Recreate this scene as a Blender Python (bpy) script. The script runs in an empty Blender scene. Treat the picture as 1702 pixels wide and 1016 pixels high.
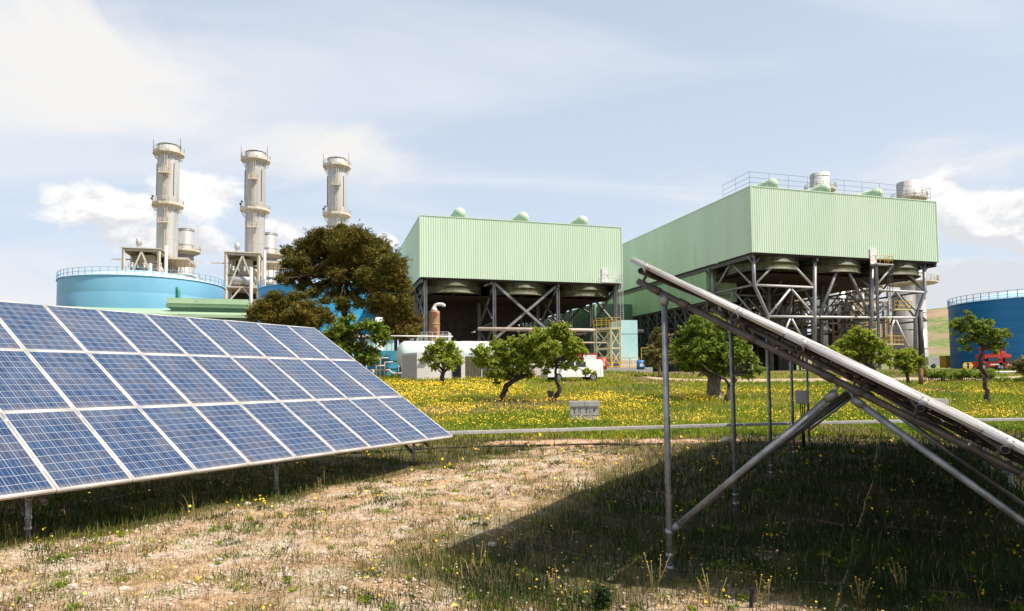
import bpy, math, random
import numpy as np
from mathutils import Vector
random.seed(7); rng = np.random.default_rng(7)
PI = math.pi
sc = bpy.context.scene
COL = sc.collection
# ---------------------------------------------------------------- camera
F_PX, PITCH, YPP, ROLL = 1098.35, 0.0519, 575.3, -0.0092
CAMZ = 1.7
cam = bpy.data.cameras.new('camera'); camo = bpy.data.objects.new('camera', cam); COL.objects.link(camo)
cam.sensor_width = 36; cam.lens = 36 * F_PX / 1702; cam.shift_x = 0; cam.shift_y = (YPP - 508) / 1702
cam.clip_start = .1; cam.clip_end = 6000
from mathutils import Matrix
camo.matrix_world = Matrix.Translation((0, 0, CAMZ)) @ Matrix.Rotation(PI / 2 + PITCH, 4, 'X') @ Matrix.Rotation(ROLL, 4, 'Z')
sc.camera = camo
# ---------------------------------------------------------------- sun, sky
SUNV = Vector((.66, -.27, 1.0)).normalized()
EL = math.asin(SUNV.z); AZ = math.atan2(SUNV.x, SUNV.y)
su = bpy.data.lights.new('sun', 'SUN'); su.energy = 5.0; su.angle = math.radians(.5); su.color = (1, .92, .80)
suo = bpy.data.objects.new('sun', su); COL.objects.link(suo)
suo.rotation_euler = SUNV.to_track_quat('Z', 'Y').to_euler()
w = bpy.data.worlds.new("World"); sc.world = w; w.use_nodes = True
NT = w.node_tree; NT.nodes.clear()
def nd(nt, t, **k):
    n = nt.nodes.new(t)
    for a, b in k.items():
        if a == 'inp':
            for i, v in b.items(): n.inputs[i].default_value = v
        else: setattr(n, a, b)
    return n
def mth(nt, op, a, b=None, c=None, clamp=False):
    n = nt.nodes.new('ShaderNodeMath'); n.operation = op; n.use_clamp = clamp
    for i, v in enumerate((a, b, c)):
        if v is None: continue
        if isinstance(v, (int, float)): n.inputs[i].default_value = v
        else: nt.links.new(v, n.inputs[i])
    return n.outputs[0]
def mixc(nt, f, a, b):
    n = nt.nodes.new('ShaderNodeMix'); n.data_type = 'RGBA'
    for i, v in ((0, f), (6, a), (7, b)):
        if isinstance(v, (int, float)): n.inputs[i].default_value = v
        elif isinstance(v, tuple): n.inputs[i].default_value = (*v[:3], 1)
        else: nt.links.new(v, n.inputs[i])
    return n.outputs[2]
def maprange(nt, v, a, b, c=0., d=1.):
    n = nt.nodes.new('ShaderNodeMapRange'); n.interpolation_type = 'SMOOTHSTEP'
    nt.links.new(v, n.inputs[0])
    for i, x in enumerate((a, b, c, d)): n.inputs[i + 1].default_value = x
    return n.outputs[0]
sky = nd(NT, 'ShaderNodeTexSky', sky_type='NISHITA', sun_disc=False, sun_elevation=EL, sun_rotation=AZ, altitude=50, air_density=1.0, dust_density=1.2, ozone_density=1.2)
tc = nd(NT, 'ShaderNodeTexCoord'); sep = nd(NT, 'ShaderNodeSeparateXYZ'); NT.links.new(tc.outputs['Generated'], sep.inputs[0])
X, Y, Z = sep.outputs
az = mth(NT, 'MULTIPLY', mth(NT, 'ARCTAN2', X, Y), 57.2958)
el = mth(NT, 'MULTIPLY', mth(NT, 'ARCSINE', Z), 57.2958)
def comb(x, y, z=0.):
    n = NT.nodes.new('ShaderNodeCombineXYZ')
    for i, v in enumerate((x, y, z)):
        if isinstance(v, (int, float)): n.inputs[i].default_value = v
        else: NT.links.new(v, n.inputs[i])
    return n.outputs[0]
def noise(nt, vec, scale, detail=8, rough=.55, dist=0.):
    n = nt.nodes.new('ShaderNodeTexNoise'); n.inputs['Scale'].default_value = scale; n.inputs['Detail'].default_value = detail
    n.inputs['Roughness'].default_value = rough; n.inputs['Distortion'].default_value = dist
    if vec is not None: nt.links.new(vec, n.inputs['Vector'])
    return n.outputs[0]
den = mth(NT, 'ADD', mth(NT, 'MAXIMUM', Z, 0.), .12)
flat = comb(mth(NT, 'DIVIDE', X, den), mth(NT, 'DIVIDE', Y, den))
# high thin veil, streaky
mp = nd(NT, 'ShaderNodeMapping'); NT.links.new(flat, mp.inputs[0]); mp.inputs['Rotation'].default_value = (0, 0, .5); mp.inputs['Scale'].default_value = (.45, 1.5, 1); mp.inputs['Location'].default_value = (3.1, .6, 0)
n1 = noise(NT, mp.outputs[0], 1.1, 7, .52, .9)
veil = maprange(NT, n1, .40, .72, 0., 1.)
def blob(a0, e0, wa, we):
    a = mth(NT, 'POWER', mth(NT, 'DIVIDE', mth(NT, 'SUBTRACT', az, a0), wa), 2.)
    b = mth(NT, 'POWER', mth(NT, 'DIVIDE', mth(NT, 'SUBTRACT', el, e0), we), 2.)
    return mth(NT, 'EXPONENT', mth(NT, 'MULTIPLY', mth(NT, 'ADD', a, b), -1.))
n3 = noise(NT, comb(mth(NT, 'MULTIPLY', az, .05), mth(NT, 'MULTIPLY', el, .11), 7.7), 1.0, 9, .6, .5)
big = mth(NT, 'MAXIMUM', blob(-34, 23, 20, 6.5), blob(-16, 18.5, 14, 3.5))
big = mth(NT, 'MAXIMUM', big, blob(-38, 5, 22, 6))
big = mth(NT, 'MAXIMUM', big, mth(NT, 'MULTIPLY', blob(34, 15, 9, 3.), .7))
big = mth(NT, 'MAXIMUM', big, mth(NT, 'MULTIPLY', blob(9, 20, 9, 5.), .45))
n3b = maprange(NT, mth(NT, 'ADD', n3, mth(NT, 'MULTIPLY', big, .42)), .62, .95)
# cumulus
cvec = comb(mth(NT, 'MULTIPLY', az, .19), mth(NT, 'MULTIPLY', el, .33), 3.3)
n2 = noise(NT, cvec, 1.0, 12, .58, .25)
cm = None
for b_ in ((-31.5, 13.0, 6.0, 2.2), (-26.0, 14.6, 4.6, 2.4), (-19.5, 12.5, 3.0, 1.6), (-28, 11.0, 6.5, 1.8), (36.5, 11.2, 5.6, 3.2), (33.3, 12.6, 3.0, 2.9), (41, 9.6, 6, 2.6), (-10.8, 11.9, 1.5, 1.3), (34, 6.5, 7, 2.6), (48, 12, 5, 4), (-55, 12, 8, 4), (70, 10, 9, 4), (-90, 12, 14, 4)):
    v = blob(*b_); cm = v if cm is None else mth(NT, 'MAXIMUM', cm, v)
cum = maprange(NT, mth(NT, 'ADD', mth(NT, 'MULTIPLY', cm, .72), mth(NT, 'MULTIPLY', mth(NT, 'SUBTRACT', n2, .5), 1.05)), .31, .56)
# self shading of the clouds: thickness noise sampled lower against here
cvec2 = comb(mth(NT, 'ADD', mth(NT, 'MULTIPLY', az, .19), .12), mth(NT, 'ADD', mth(NT, 'MULTIPLY', el, .33), .22), 3.3)
n2b = noise(NT, cvec2, 1.0, 12, .58, .25)
shade = maprange(NT, mth(NT, 'ADD', mth(NT, 'SUBTRACT', n2, n2b), mth(NT, 'MULTIPLY', mth(NT, 'SUBTRACT', el, 12.), .028)), -.12, .12)
K = 8.25
skyb = nd(NT, 'ShaderNodeMix', data_type='RGBA', blend_type='MULTIPLY'); skyb.inputs[0].default_value = 1.; NT.links.new(sky.outputs[0], skyb.inputs[6]); skyb.inputs[7].default_value = (.95, .98, 1.0, 1)
base = mixc(NT, .35, skyb.outputs[2], (.68 * K, .76 * K, .87 * K))
base = mixc(NT, mth(NT, 'MULTIPLY', maprange(NT, el, 0, 48, .8, .35), 1.), base, (.66 * K, .75 * K, .87 * K))
c1 = mixc(NT, mth(NT, 'MULTIPLY', veil, .62), base, (.78 * K, .81 * K, .86 * K))
c2 = mixc(NT, mth(NT, 'MULTIPLY', n3b, 1.0), c1, (.84 * K, .83 * K, .82 * K))
ccol = mixc(NT, shade, (.68 * K, .69 * K, .72 * K), (.98 * K, .97 * K, .95 * K))
c3 = mixc(NT, mth(NT, 'MULTIPLY', cum, .95), c2, ccol)
bg = nd(NT, 'ShaderNodeBackground'); NT.links.new(c3, bg.inputs[0]); bg.inputs[1].default_value = .1
wo = nd(NT, 'ShaderNodeOutputWorld'); NT.links.new(bg.outputs[0], wo.inputs[0])
sc.view_settings.view_transform = 'Standard'; sc.view_settings.look = 'None'; sc.view_settings.exposure = 0.42; sc.view_settings.gamma = 1
sc.render.engine = 'CYCLES'
# ---------------------------------------------------------------- picture <-> place
def ray(px, py):
    c, s = math.cos(ROLL), math.sin(ROLL)
    X0, Y0 = px - 851, py - YPP
    x = (X0 * c + Y0 * s) / F_PX; u = -(-X0 * s + Y0 * c) / F_PX
    cp, sp = math.cos(PITCH), math.sin(PITCH)
    return Vector((x, cp - u * sp, sp + u * cp))
def at(px, py, D):
    r = ray(px, py); r = r * (D / r.y); return Vector((r.x, r.y, r.z + CAMZ))
def ground_z(x, y):
    x = np.asarray(x, float); y = np.asarray(y, float)
    z = np.interp(y, [-60, 26, 31, 36, 52, 62, 75, 110, 400, 3000], [0, 0, .22, .5, 1.55, 2.05, 2.7, 3.05, 4, 4])
    zr = np.interp(y, [-60, 26, 31, 40, 60, 75, 110, 400, 3000], [0, 0, .37, .75, 1.45, 2.3, 3.0, 4, 4])
    t = np.clip((x - 8) / 12, 0, 1); t = t * t * (3 - 2 * t)
    z = z * (1 - t) + zr * t
    z = z - .15 * sst(-y, -10, -6.8) * sst(x, -1.6, .8)
    z = z + .035 * np.sin(x * .9 + 1.3) * np.sin(y * .7 + .4) + .02 * np.sin(x * 2.3 + y * 1.9) + .012 * np.sin(x * 5.1 - y * 4.3)
    return z
def sst(x, a, b): t = np.clip((x - a) / (b - a), 0, 1); return t * t * (3 - 2 * t)
def gz(x, y): return float(ground_z(x, y))
def gd(px, py):
    r = ray(px, py); t = 1.5
    while t < 400:
        q = r * t
        if q.z + CAMZ < gz(q.x, q.y): break
        t *= 1.003
    return Vector((q.x, q.y, gz(q.x, q.y)))
def onplane(px, py, A, n):
    r = ray(px, py); t = (Vector(A) - Vector((0, 0, CAMZ))).dot(n) / r.dot(n)
    return r * t + Vector((0, 0, CAMZ))
# ---------------------------------------------------------------- materials
def mat(name, c1, c2=None, scale=3., rough=.6, metal=0., bump=0., bscale=40., stretch=(1, 1, 1), lo=.35, hi=.65, c3=None, s3=1., spec=.5, island=0., coat=0., trans=0.):
    m = bpy.data.materials.new(name); m.use_nodes = True; nt = m.node_tree; b = nt.nodes['Principled BSDF']
    b.inputs['Roughness'].default_value = rough; b.inputs['Metallic'].default_value = metal; b.inputs['Specular IOR Level'].default_value = spec
    b.inputs['Coat Weight'].default_value = coat
    g = nt.nodes.new('ShaderNodeNewGeometry'); mp = nt.nodes.new('ShaderNodeMapping'); nt.links.new(g.outputs['Position'], mp.inputs[0]); mp.inputs['Scale'].default_value = stretch
    col = None
    if c2 is not None:
        n = noise(nt, mp.outputs[0], scale, 8, .6); f = maprange(nt, n, lo, hi)
        col = mixc(nt, f, c1, c2)
    if c3 is not None:
        n = noise(nt, mp.outputs[0], s3, 6, .65); f = maprange(nt, n, .55, .75); col = mixc(nt, f, col if col is not None else c1, c3)
    if island:
        hs = nt.nodes.new('ShaderNodeHueSaturation')
        if col is None: hs.inputs['Color'].default_value = (*c1, 1)
        else: nt.links.new(col, hs.inputs['Color'])
        nt.links.new(mth(nt, 'ADD', mth(nt, 'MULTIPLY', g.outputs['Random Per Island'], island * 2), 1 - island), hs.inputs['Value'])
        nt.links.new(mth(nt, 'ADD', mth(nt, 'MULTIPLY', mth(nt, 'FRACT', mth(nt, 'MULTIPLY', g.outputs['Random Per Island'], 17.3)), .05), .475), hs.inputs['Hue'])
        col = hs.outputs[0]
    if col is None: b.inputs['Base Color'].default_value = (*c1, 1)
    else: nt.links.new(col, b.inputs['Base Color'])
    if bump:
        bn = nt.nodes.new('ShaderNodeBump'); bn.inputs['Strength'].default_value = bump; bn.inputs['Distance'].default_value = .02
        nt.links.new(noise(nt, mp.outputs[0], bscale, 6, .6), bn.inputs['Height']); nt.links.new(bn.outputs[0], b.inputs['Normal'])
    if trans:
        tr = nt.nodes.new('ShaderNodeBsdfTranslucent'); mx = nt.nodes.new('ShaderNodeMixShader'); mx.inputs[0].default_value = trans
        if col is None: tr.inputs[0].default_value = (*c1, 1)
        else: nt.links.new(col, tr.inputs[0])
        nt.links.new(b.outputs[0], mx.inputs[1]); nt.links.new(tr.outputs[0], mx.inputs[2]); nt.links.new(mx.outputs[0], nt.nodes['Material Output'].inputs[0])
    return m
M = {}
M['alu'] = mat('aluminium', (.52, .50, .48), (.62, .60, .58), 6, .42, .15, bump=.05, c3=(.60, .53, .45), s3=2.2)
M['backsheet'] = mat('backsheet', (.05, .05, .05), (.09, .085, .08), 5, .6)
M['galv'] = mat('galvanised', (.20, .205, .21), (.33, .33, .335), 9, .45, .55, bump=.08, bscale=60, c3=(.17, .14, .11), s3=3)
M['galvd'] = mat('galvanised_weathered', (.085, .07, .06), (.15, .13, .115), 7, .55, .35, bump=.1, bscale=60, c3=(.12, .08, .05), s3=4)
M['black'] = mat('black_hole', (.01, .01, .01), rough=.9)
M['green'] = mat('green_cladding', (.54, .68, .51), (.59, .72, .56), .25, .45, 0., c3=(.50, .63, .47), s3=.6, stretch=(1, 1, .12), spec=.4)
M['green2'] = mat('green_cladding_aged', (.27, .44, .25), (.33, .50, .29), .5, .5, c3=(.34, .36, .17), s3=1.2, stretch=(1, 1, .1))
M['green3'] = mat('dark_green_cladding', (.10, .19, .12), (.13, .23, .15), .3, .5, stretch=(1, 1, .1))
M['roofgreen'] = mat('roof_green', (.30, .42, .27), (.38, .50, .33), .4, .5, c3=(.2, .25, .17), s3=.8)
M['duct'] = mat('duct_green', (.42, .55, .38), (.5, .62, .45), .8, .5)
M['bell'] = mat('fan_bell', (.045, .047, .02), (.095, .10, .045), 1.2, .6, stretch=(1, 1, .4), c3=(.16, .10, .05), s3=1.)  # olive tone darkened to stand in for the deep shade under the halls
M['ochre'] = mat('ochre_steel', (.30, .21, .12), (.44, .34, .22), 1.2, .7, c3=(.20, .10, .05), s3=1.)
M['soffit'] = mat('rust_shade_dark', (.025, .016, .012), (.05, .032, .024), 1.2, .8)  # rusty brown, deepened in colour to carry the shade under the halls
M['steel'] = mat('column_steel', (.19, .19, .20), (.27, .27, .28), .8, .5, .2, c3=(.19, .14, .11), s3=.9)
M['steelw'] = mat('pale_steel', (.5, .5, .5), (.62, .62, .62), .8, .5, .1, c3=(.4, .34, .3), s3=.9)
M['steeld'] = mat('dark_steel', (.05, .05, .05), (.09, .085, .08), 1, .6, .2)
M['stack'] = mat('stack_steel', (.40, .39, .38), (.55, .54, .53), .5, .5, .1, stretch=(1, 1, .06), c3=(.33, .27, .22), s3=.5)
M['cream'] = mat('cream_paint', (.52, .455, .36), (.62, .56, .46), .8, .6, c3=(.42, .30, .19), s3=.6)
M['silver'] = mat('silver_cladding', (.42, .42, .41), (.52, .52, .52), .5, .4, .35, stretch=(1, 1, .2))
M['bluel'] = mat('light_blue_tank', (.14, .345, .51), (.175, .395, .56), .12, .45, stretch=(1, 1, .6), c3=(.20, .41, .55), s3=.25)
M['blued'] = mat('deep_blue_tank', (.004, .16, .40), (.006, .18, .45), .15, .5, stretch=(1, 1, .5))
M['roofl'] = mat('tank_roof', (.42, .62, .75), (.5, .68, .8), .3, .5)
M['white'] = mat('white_paint', (.64, .625, .60), (.72, .71, .69), 1.2, .45, c3=(.62, .58, .52), s3=.9)
M['vanw'] = mat('van_white', (.80, .80, .79), rough=.3, coat=.5)
M['pink'] = mat('pink_pipe', (.50, .38, .33), (.60, .48, .42), 1, .6)
M['brown'] = mat('brown_vessel', (.36, .20, .10), (.46, .27, .14), 1.3, .6, stretch=(1, 1, .3), c3=(.24, .10, .05), s3=1)
M['aqua'] = mat('aqua_paint', (.36, .60, .60), (.44, .66, .66), .5, .5, c3=(.36, .52, .5), s3=1)
M['yellow'] = mat('yellow_paint', (.62, .36, .03), (.72, .44, .05), 2, .5)
M['ycream'] = mat('yellow_cream_paint', (.68, .58, .32), (.76, .68, .42), 2, .5)
M['red'] = mat('red_paint', (.50, .03, .02), (.58, .05, .03), 3, .5)
M['orange'] = mat('orange_paint', (.70, .18, .02), rough=.5)
M['bluep'] = mat('blue_paint', (.04, .2, .5), rough=.5)
M['glass'] = mat('dark_glass', (.015, .02, .025), rough=.08, spec=.8)
M['rubber'] = mat('rubber', (.015, .015, .015), rough=.8)
M['rim'] = mat('wheel_rim', (.45, .45, .46), rough=.3, metal=.8)
M['concrete'] = mat('concrete', (.42, .38, .34), (.55, .50, .45), 4, .85, bump=.2, bscale=30)
M['cabinet'] = mat('cabinet_grey', (.36, .34, .33), (.45, .43, .41), 5, .75, bump=.15, bscale=50, c3=(.30, .28, .25), s3=4)
M['bark'] = mat('bark', (.035, .022, .015), (.075, .05, .035), 12, .9, bump=.8, bscale=22, stretch=(1, 1, .25))
M['barkg'] = mat('olive_bark', (.09, .07, .055), (.17, .14, .11), 10, .9, bump=1., bscale=14, stretch=(1, 1, .2))
M['leafy'] = mat('almond_leaf', (.26, .33, .03), (.42, .47, .06), 1.6, .5, island=.55, trans=.5, spec=.35)
M['leafo'] = mat('olive_leaf', (.17, .24, .025), (.28, .35, .045), 1.6, .5, island=.55, trans=.45, spec=.35)
M['leafb'] = mat('bush_leaf', (.15, .17, .03), (.26, .20, .07), 1.0, .55, island=.4, trans=.25)
M['pine'] = mat('pine_needles', (.12, .12, .016), (.21, .165, .027), .55, .65, island=.35, trans=.15, spec=.25)
M['pine2'] = mat('brown_pine_needles', (.17, .135, .02), (.26, .17, .035), .5, .65, island=.35, trans=.15, spec=.25)
M['grass'] = mat('grass_blade', (.25, .30, .02), (.42, .40, .035), .8, .6, island=.4, trans=.3, spec=.25, c3=(.34, .27, .08), s3=.5)
M['grassm'] = mat('meadow_blade_green', (.15, .24, .015), (.27, .33, .025), .7, .6, island=.4, trans=.35, spec=.25)
M['grassn'] = mat('olive_grass_blade', (.10, .135, .015), (.19, .18, .03), .9, .6, island=.4, trans=.3, spec=.25, c3=(.26, .19, .07), s3=.8)
M['grassd'] = mat('grass_blade_shaded', (.012, .036, .005), (.040, .070, .008), .7, .6, island=.4, trans=.25, spec=.25)  # near-black green: the array's shade is put into the blade colour
M['straw'] = mat('straw', (.27, .19, .085), (.38, .28, .14), 1.5, .8, island=.35, trans=.15)
M['twig'] = mat('twig', (.11, .06, .03), (.2, .12, .06), 3, .85, island=.35)
M['flower'] = mat('yellow_flower', (.80, .50, .01), (.85, .60, .02), 2, .6, island=.15, trans=.2)
M['pebble'] = mat('pebble', (.42, .33, .24), (.58, .49, .40), 3, .9, island=.3, c3=(.50, .30, .22), s3=1.3)
M['stone'] = mat('stone', (.40, .33, .26), (.54, .48, .41), 5, .9, bump=.5, bscale=25)
M['road'] = mat('dirt_road', (.36, .25, .17), (.46, .34, .24), 1.5, .95, bump=.2)
M['plastic'] = mat('grey_plastic', (.40, .38, .35), (.46, .44, .41), 4, .6)
M['tray'] = mat('tray_zinc', (.50, .48, .46), (.62, .60, .58), 5, .5, .3, c3=(.4, .34, .28), s3=2.5)

def solar_mat():
    m = bpy.data.materials.new('solar_cells'); m.use_nodes = True; nt = m.node_tree; b = nt.nodes['Principled BSDF']
    uv = nt.nodes.new('ShaderNodeUVMap'); uv.uv_map = 'uv'
    s = nt.nodes.new('ShaderNodeSeparateXYZ'); nt.links.new(uv.outputs[0], s.inputs[0])
    u, v = s.outputs[0], s.outputs[1]
    oi = nt.nodes.new('ShaderNodeObjectInfo')
    def lines(x, n, wd, off=.5):
        f = mth(nt, 'FRACT', mth(nt, 'MULTIPLY', x, n))
        return mth(nt, 'LESS_THAN', mth(nt, 'ABSOLUTE', mth(nt, 'SUBTRACT', f, off)), wd)
    iu = mth(nt, 'FLOOR', mth(nt, 'MULTIPLY', u, 6)); iv = mth(nt, 'FLOOR', mth(nt, 'MULTIPLY', v, 10))
    cb = nt.nodes.new('ShaderNodeCombineXYZ'); nt.links.new(iu, cb.inputs[0]); nt.links.new(iv, cb.inputs[1]); nt.links.new(mth(nt, 'MULTIPLY', oi.outputs['Random'], 50), cb.inputs[2])
    wn = nt.nodes.new('ShaderNodeTexWhiteNoise'); nt.links.new(cb.outputs[0], wn.inputs['Vector'])
    base = mixc(nt, wn.outputs['Value'], (.008, .028, .080), (.018, .055, .135))
    br = mth(nt, 'MULTIPLY', mth(nt, 'GREATER_THAN', wn.outputs['Value'], .80), .55)
    base = mixc(nt, br, base, (.050, .042, .06))
    g = nt.nodes.new('ShaderNodeNewGeometry')
    vo = nt.nodes.new('ShaderNodeTexVoronoi'); vo.inputs['Scale'].default_value = 45; nt.links.new(g.outputs['Position'], vo.inputs['Vector'])
    sv = nt.nodes.new('ShaderNodeSeparateXYZ'); nt.links.new(vo.outputs['Color'], sv.inputs[0])
    base = mixc(nt, mth(nt, 'MULTIPLY', sv.outputs[0], .30), base, (.05, .08, .17))
    dust = noise(nt, g.outputs['Position'], 2.0, 6, .6)
    base = mixc(nt, mth(nt, 'MULTIPLY', maprange(nt, dust, .35, .75), .16), base, (.34, .29, .25))
    # dust collected on each module's lower rim
    low = mth(nt, 'MULTIPLY', maprange(nt, v, .06, 0.), .35); base = mixc(nt, low, base, (.32, .27, .22))
    f1 = mth(nt, 'MAXIMUM', lines(u, 6, .030, 0.), lines(mth(nt, 'ADD', u, .5 / 6), 6, .032))
    f2 = lines(mth(nt, 'ADD', v, .05), 10, .032)
    bus = mth(nt, 'MAXIMUM', lines(u, 6, .020, .28), lines(u, 6, .020, .72))
    base = mixc(nt, mth(nt, 'MULTIPLY', bus, .42), base, (.36, .39, .44))
    base = mixc(nt, mth(nt, 'MULTIPLY', mth(nt, 'MAXIMUM', f1, f2), .60), base, (.40, .43, .47))
    nt.links.new(base, b.inputs['Base Color'])
    b.inputs['Roughness'].default_value = .2; b.inputs['Specular IOR Level'].default_value = .35
    return m
M['cells'] = solar_mat()
# ---------------------------------------------------------------- mesh helpers
def V3(p): return Vector(p)
class MB:
    def __init__(s): s.v = []; s.f = []; s.sm = []; s.uv = {}
    def face(s, idx, smooth=False): s.f.append(tuple(idx)); s.sm.append(smooth)
    def quad(s, a, b, c, d):
        k = len(s.v); s.v += [tuple(a), tuple(b), tuple(c), tuple(d)]; s.face((k, k + 1, k + 2, k + 3)); return s
    def obox(s, o, ax, ay, az_):
        k = len(s.v); o, ax, ay, az_ = map(V3, (o, ax, ay, az_))
        for i in (0, 1):
            for j in (0, 1):
                for l in (0, 1): s.v.append(tuple(o + ax * i + ay * j + az_ * l))
        flip = ax.cross(ay).dot(az_) < 0
        for q in ((0, 1, 3, 2), (4, 6, 7, 5), (0, 4, 5, 1), (2, 3, 7, 6), (0, 2, 6, 4), (1, 5, 7, 3)):
            q = q[::-1] if flip else q
            s.face([k + t for t in q])
        return s
    def box(s, c, sx, sy, sz, u=(1, 0, 0)):
        u = V3(u).normalized(); v = V3((-u.y, u.x, 0)); c = V3(c)
        return s.obox(c - u * sx / 2 - v * sy / 2 - V3((0, 0, sz / 2)), u * sx, v * sy, V3((0, 0, sz)))
    def beam(s, p, q, w_, h_=None, up=(0, 0, 1)):
        p, q = V3(p), V3(q); h_ = h_ or w_; d = (q - p)
        up = V3(up)
        if abs(d.normalized().dot(up)) > .98: up = V3((.3, 1, 0)).normalized()
        a = d.cross(up).normalized(); b = a.cross(d).normalized()
        return s.obox(p - a * w_ / 2 - b * h_ / 2, d, a * w_, b * h_)
    def ring(s, c, a, b, r, n):
        k = len(s.v)
        for i in range(n):
            t = 2 * PI * i / n; s.v.append(tuple(c + a * math.cos(t) * r + b * math.sin(t) * r))
        return k
    def tube(s, pts, rs, n=10, caps=True, smooth=True):
        pts = [V3(p) for p in pts]
        if isinstance(rs, (int, float)): rs = [rs] * len(pts)
        prev = None; ks = []
        ref = None
        for i, p in enumerate(pts):
            t = (pts[min(i + 1, len(pts) - 1)] - pts[max(i - 1, 0)]).normalized()
            if ref is None:
                ref = V3((0, 0, 1)) if abs(t.z) < .9 else V3((1, 0, 0))
            a = (ref - t * ref.dot(t)).normalized(); b = t.cross(a); ref = a
            ks.append(s.ring(p, a, b, rs[i], n))
        for k0, k1 in zip(ks, ks[1:]):
            for i in range(n): s.face((k0 + i, k0 + (i + 1) % n, k1 + (i + 1) % n, k1 + i), smooth)
        if caps:
            s.face([ks[0] + i for i in range(n)][::-1]); s.face([ks[-1] + i for i in range(n)])
        return s
    def pipe(s, p, q, r, wall=.01, n=16):   # open ended pipe with visible bore
        p, q = V3(p), V3(q); t = (q - p).normalized(); ref = V3((0, 0, 1)) if abs(t.z) < .9 else V3((1, 0, 0))
        a = (ref - t * ref.dot(t)).normalized(); b = t.cross(a)
        k = [s.ring(p, a, b, r, n), s.ring(q, a, b, r, n), s.ring(q, a, b, r - wall, n), s.ring(p, a, b, r - wall, n)]
        for j in range(4):
            k0, k1 = k[j], k[(j + 1) % 4]
            for i in range(n): s.face((k0 + i, k0 + (i + 1) % n, k1 + (i + 1) % n, k1 + i), j in (0, 2))
        return s
    def lathe(s, prof, c=(0, 0, 0), n=24, smooth=True, caps=False, a0=0.):
        c = V3(c); ks = []
        for r, z in prof:
            k = len(s.v); ks.append(k)
            for i in range(n):
                t = a0 + 2 * PI * i / n; s.v.append((c.x + r * math.cos(t), c.y + r * math.sin(t), c.z + z))
        for k0, k1 in zip(ks, ks[1:]):
            for i in range(n): s.face((k0 + i, k0 + (i + 1) % n, k1 + (i + 1) % n, k1 + i), smooth)
        if caps: s.face([ks[0] + i for i in range(n)][::-1]); s.face([ks[-1] + i for i in range(n)])
        return s
    def ball(s, c, r, n=12, m=8, sq=(1, 1, 1)):
        c = V3(c); k = len(s.v)
        for j in range(m + 1):
            ph = PI * j / m
            for i in range(n):
                t = 2 * PI * i / n
                s.v.append((c.x + r * sq[0] * math.sin(ph) * math.cos(t), c.y + r * sq[1] * math.sin(ph) * math.sin(t), c.z + r * sq[2] * math.cos(ph)))
        for j in range(m):
            for i in range(n): s.face((k + j * n + i, k + (j + 1) * n + i, k + (j + 1) * n + (i + 1) % n, k + j * n + (i + 1) % n), True)
        return s
    def prism(s, poly, o, ax, ay, dep):  # poly 2D in ax, ay, extruded by dep
        o, ax, ay, dep = map(V3, (o, ax, ay, dep)); k = len(s.v); n = len(poly)
        for d in (V3((0, 0, 0)), dep):
            for a, b in poly: s.v.append(tuple(o + ax * a + ay * b + d))
        s.face([k + i for i in range(n)][::-1]); s.face([k + n + i for i in range(n)])
        for i in range(n): s.face((k + i, k + (i + 1) % n, k + n + (i + 1) % n, k + n + i))
        return s
    def corrugated(s, A, u, w_, h_, nrm, pitch=.36, dep=.045):
        A, u, nrm = V3(A), V3(u), V3(nrm); n = int(w_ / pitch); pitch = w_ / n; pr = []
        for i in range(n):
            x = i * pitch; pr += [(x, 0), (x + .42 * pitch, 0), (x + .52 * pitch, dep), (x + .90 * pitch, dep)]
        pr.append((w_, 0)); k = len(s.v)
        for x, d in pr:
            p = A + u * x + nrm * d; s.v.append(tuple(p)); s.v.append((p.x, p.y, p.z + h_))
        for i in range(len(pr) - 1): s.face((k + 2 * i, k + 2 * i + 2, k + 2 * i + 3, k + 2 * i + 1))
        return s
ORG = {}
def thing(name, label, cat, loc=(0, 0, 0), group=None):
    o = bpy.data.objects.new(name, None); COL.objects.link(o); o.location = loc; o.empty_display_size = .2
    o['label'] = label; o['category'] = cat
    if group: o['group'] = group
    ORG[o.name] = V3(loc); return o
def npmesh(name, v, f_idx, f_len, smooth=None):
    me = bpy.data.meshes.new(name)
    me.vertices.add(len(v)); me.vertices.foreach_set('co', np.asarray(v, np.float32).ravel())
    me.loops.add(len(f_idx)); me.loops.foreach_set('vertex_index', np.asarray(f_idx, np.int32))
    me.polygons.add(len(f_len)); f_len = np.asarray(f_len, np.int32)
    st = np.concatenate([[0], np.cumsum(f_len)[:-1]]).astype(np.int32); me.polygons.foreach_set('loop_start', st)
    if smooth is not None: me.polygons.foreach_set('use_smooth', np.asarray(smooth, bool))
    me.update(calc_edges=True); return me
def link(name, me, m, parent=None, label=None, kind=None):
    if m is not None: me.materials.append(m)
    o = bpy.data.objects.new(name, me); COL.objects.link(o)
    if parent is not None: o.parent = parent; ORG[o.name] = ORG[parent.name]
    if label: o['label'] = label
    if kind: o['kind'] = kind
    return o
def obj(name, mb, m, parent=None, label=None, kind=None):
    if isinstance(m, str): m = M[m]
    v = np.array([tuple(p) for p in mb.v], float)
    if parent is not None: v = v - np.array(ORG[parent.name])
    me = npmesh(name, v, [i for f in mb.f for i in f], [len(f) for f in mb.f], mb.sm)
    return link(name, me, m, parent, label, kind)
def single(name, mb, m, label, cat, group=None):
    """a thing that is one mesh, origin at its base"""
    v = np.array([tuple(p) for p in mb.v]); c = V3(((v[:, 0].min() + v[:, 0].max()) / 2, (v[:, 1].min() + v[:, 1].max()) / 2, v[:, 2].min()))
    for i, p in enumerate(mb.v): mb.v[i] = tuple(V3(p) - c)
    o = obj(name, mb, m); o.location = c; o['label'] = label; o['category'] = cat
    if group: o['group'] = group
    ORG[o.name] = c; return o
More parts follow.
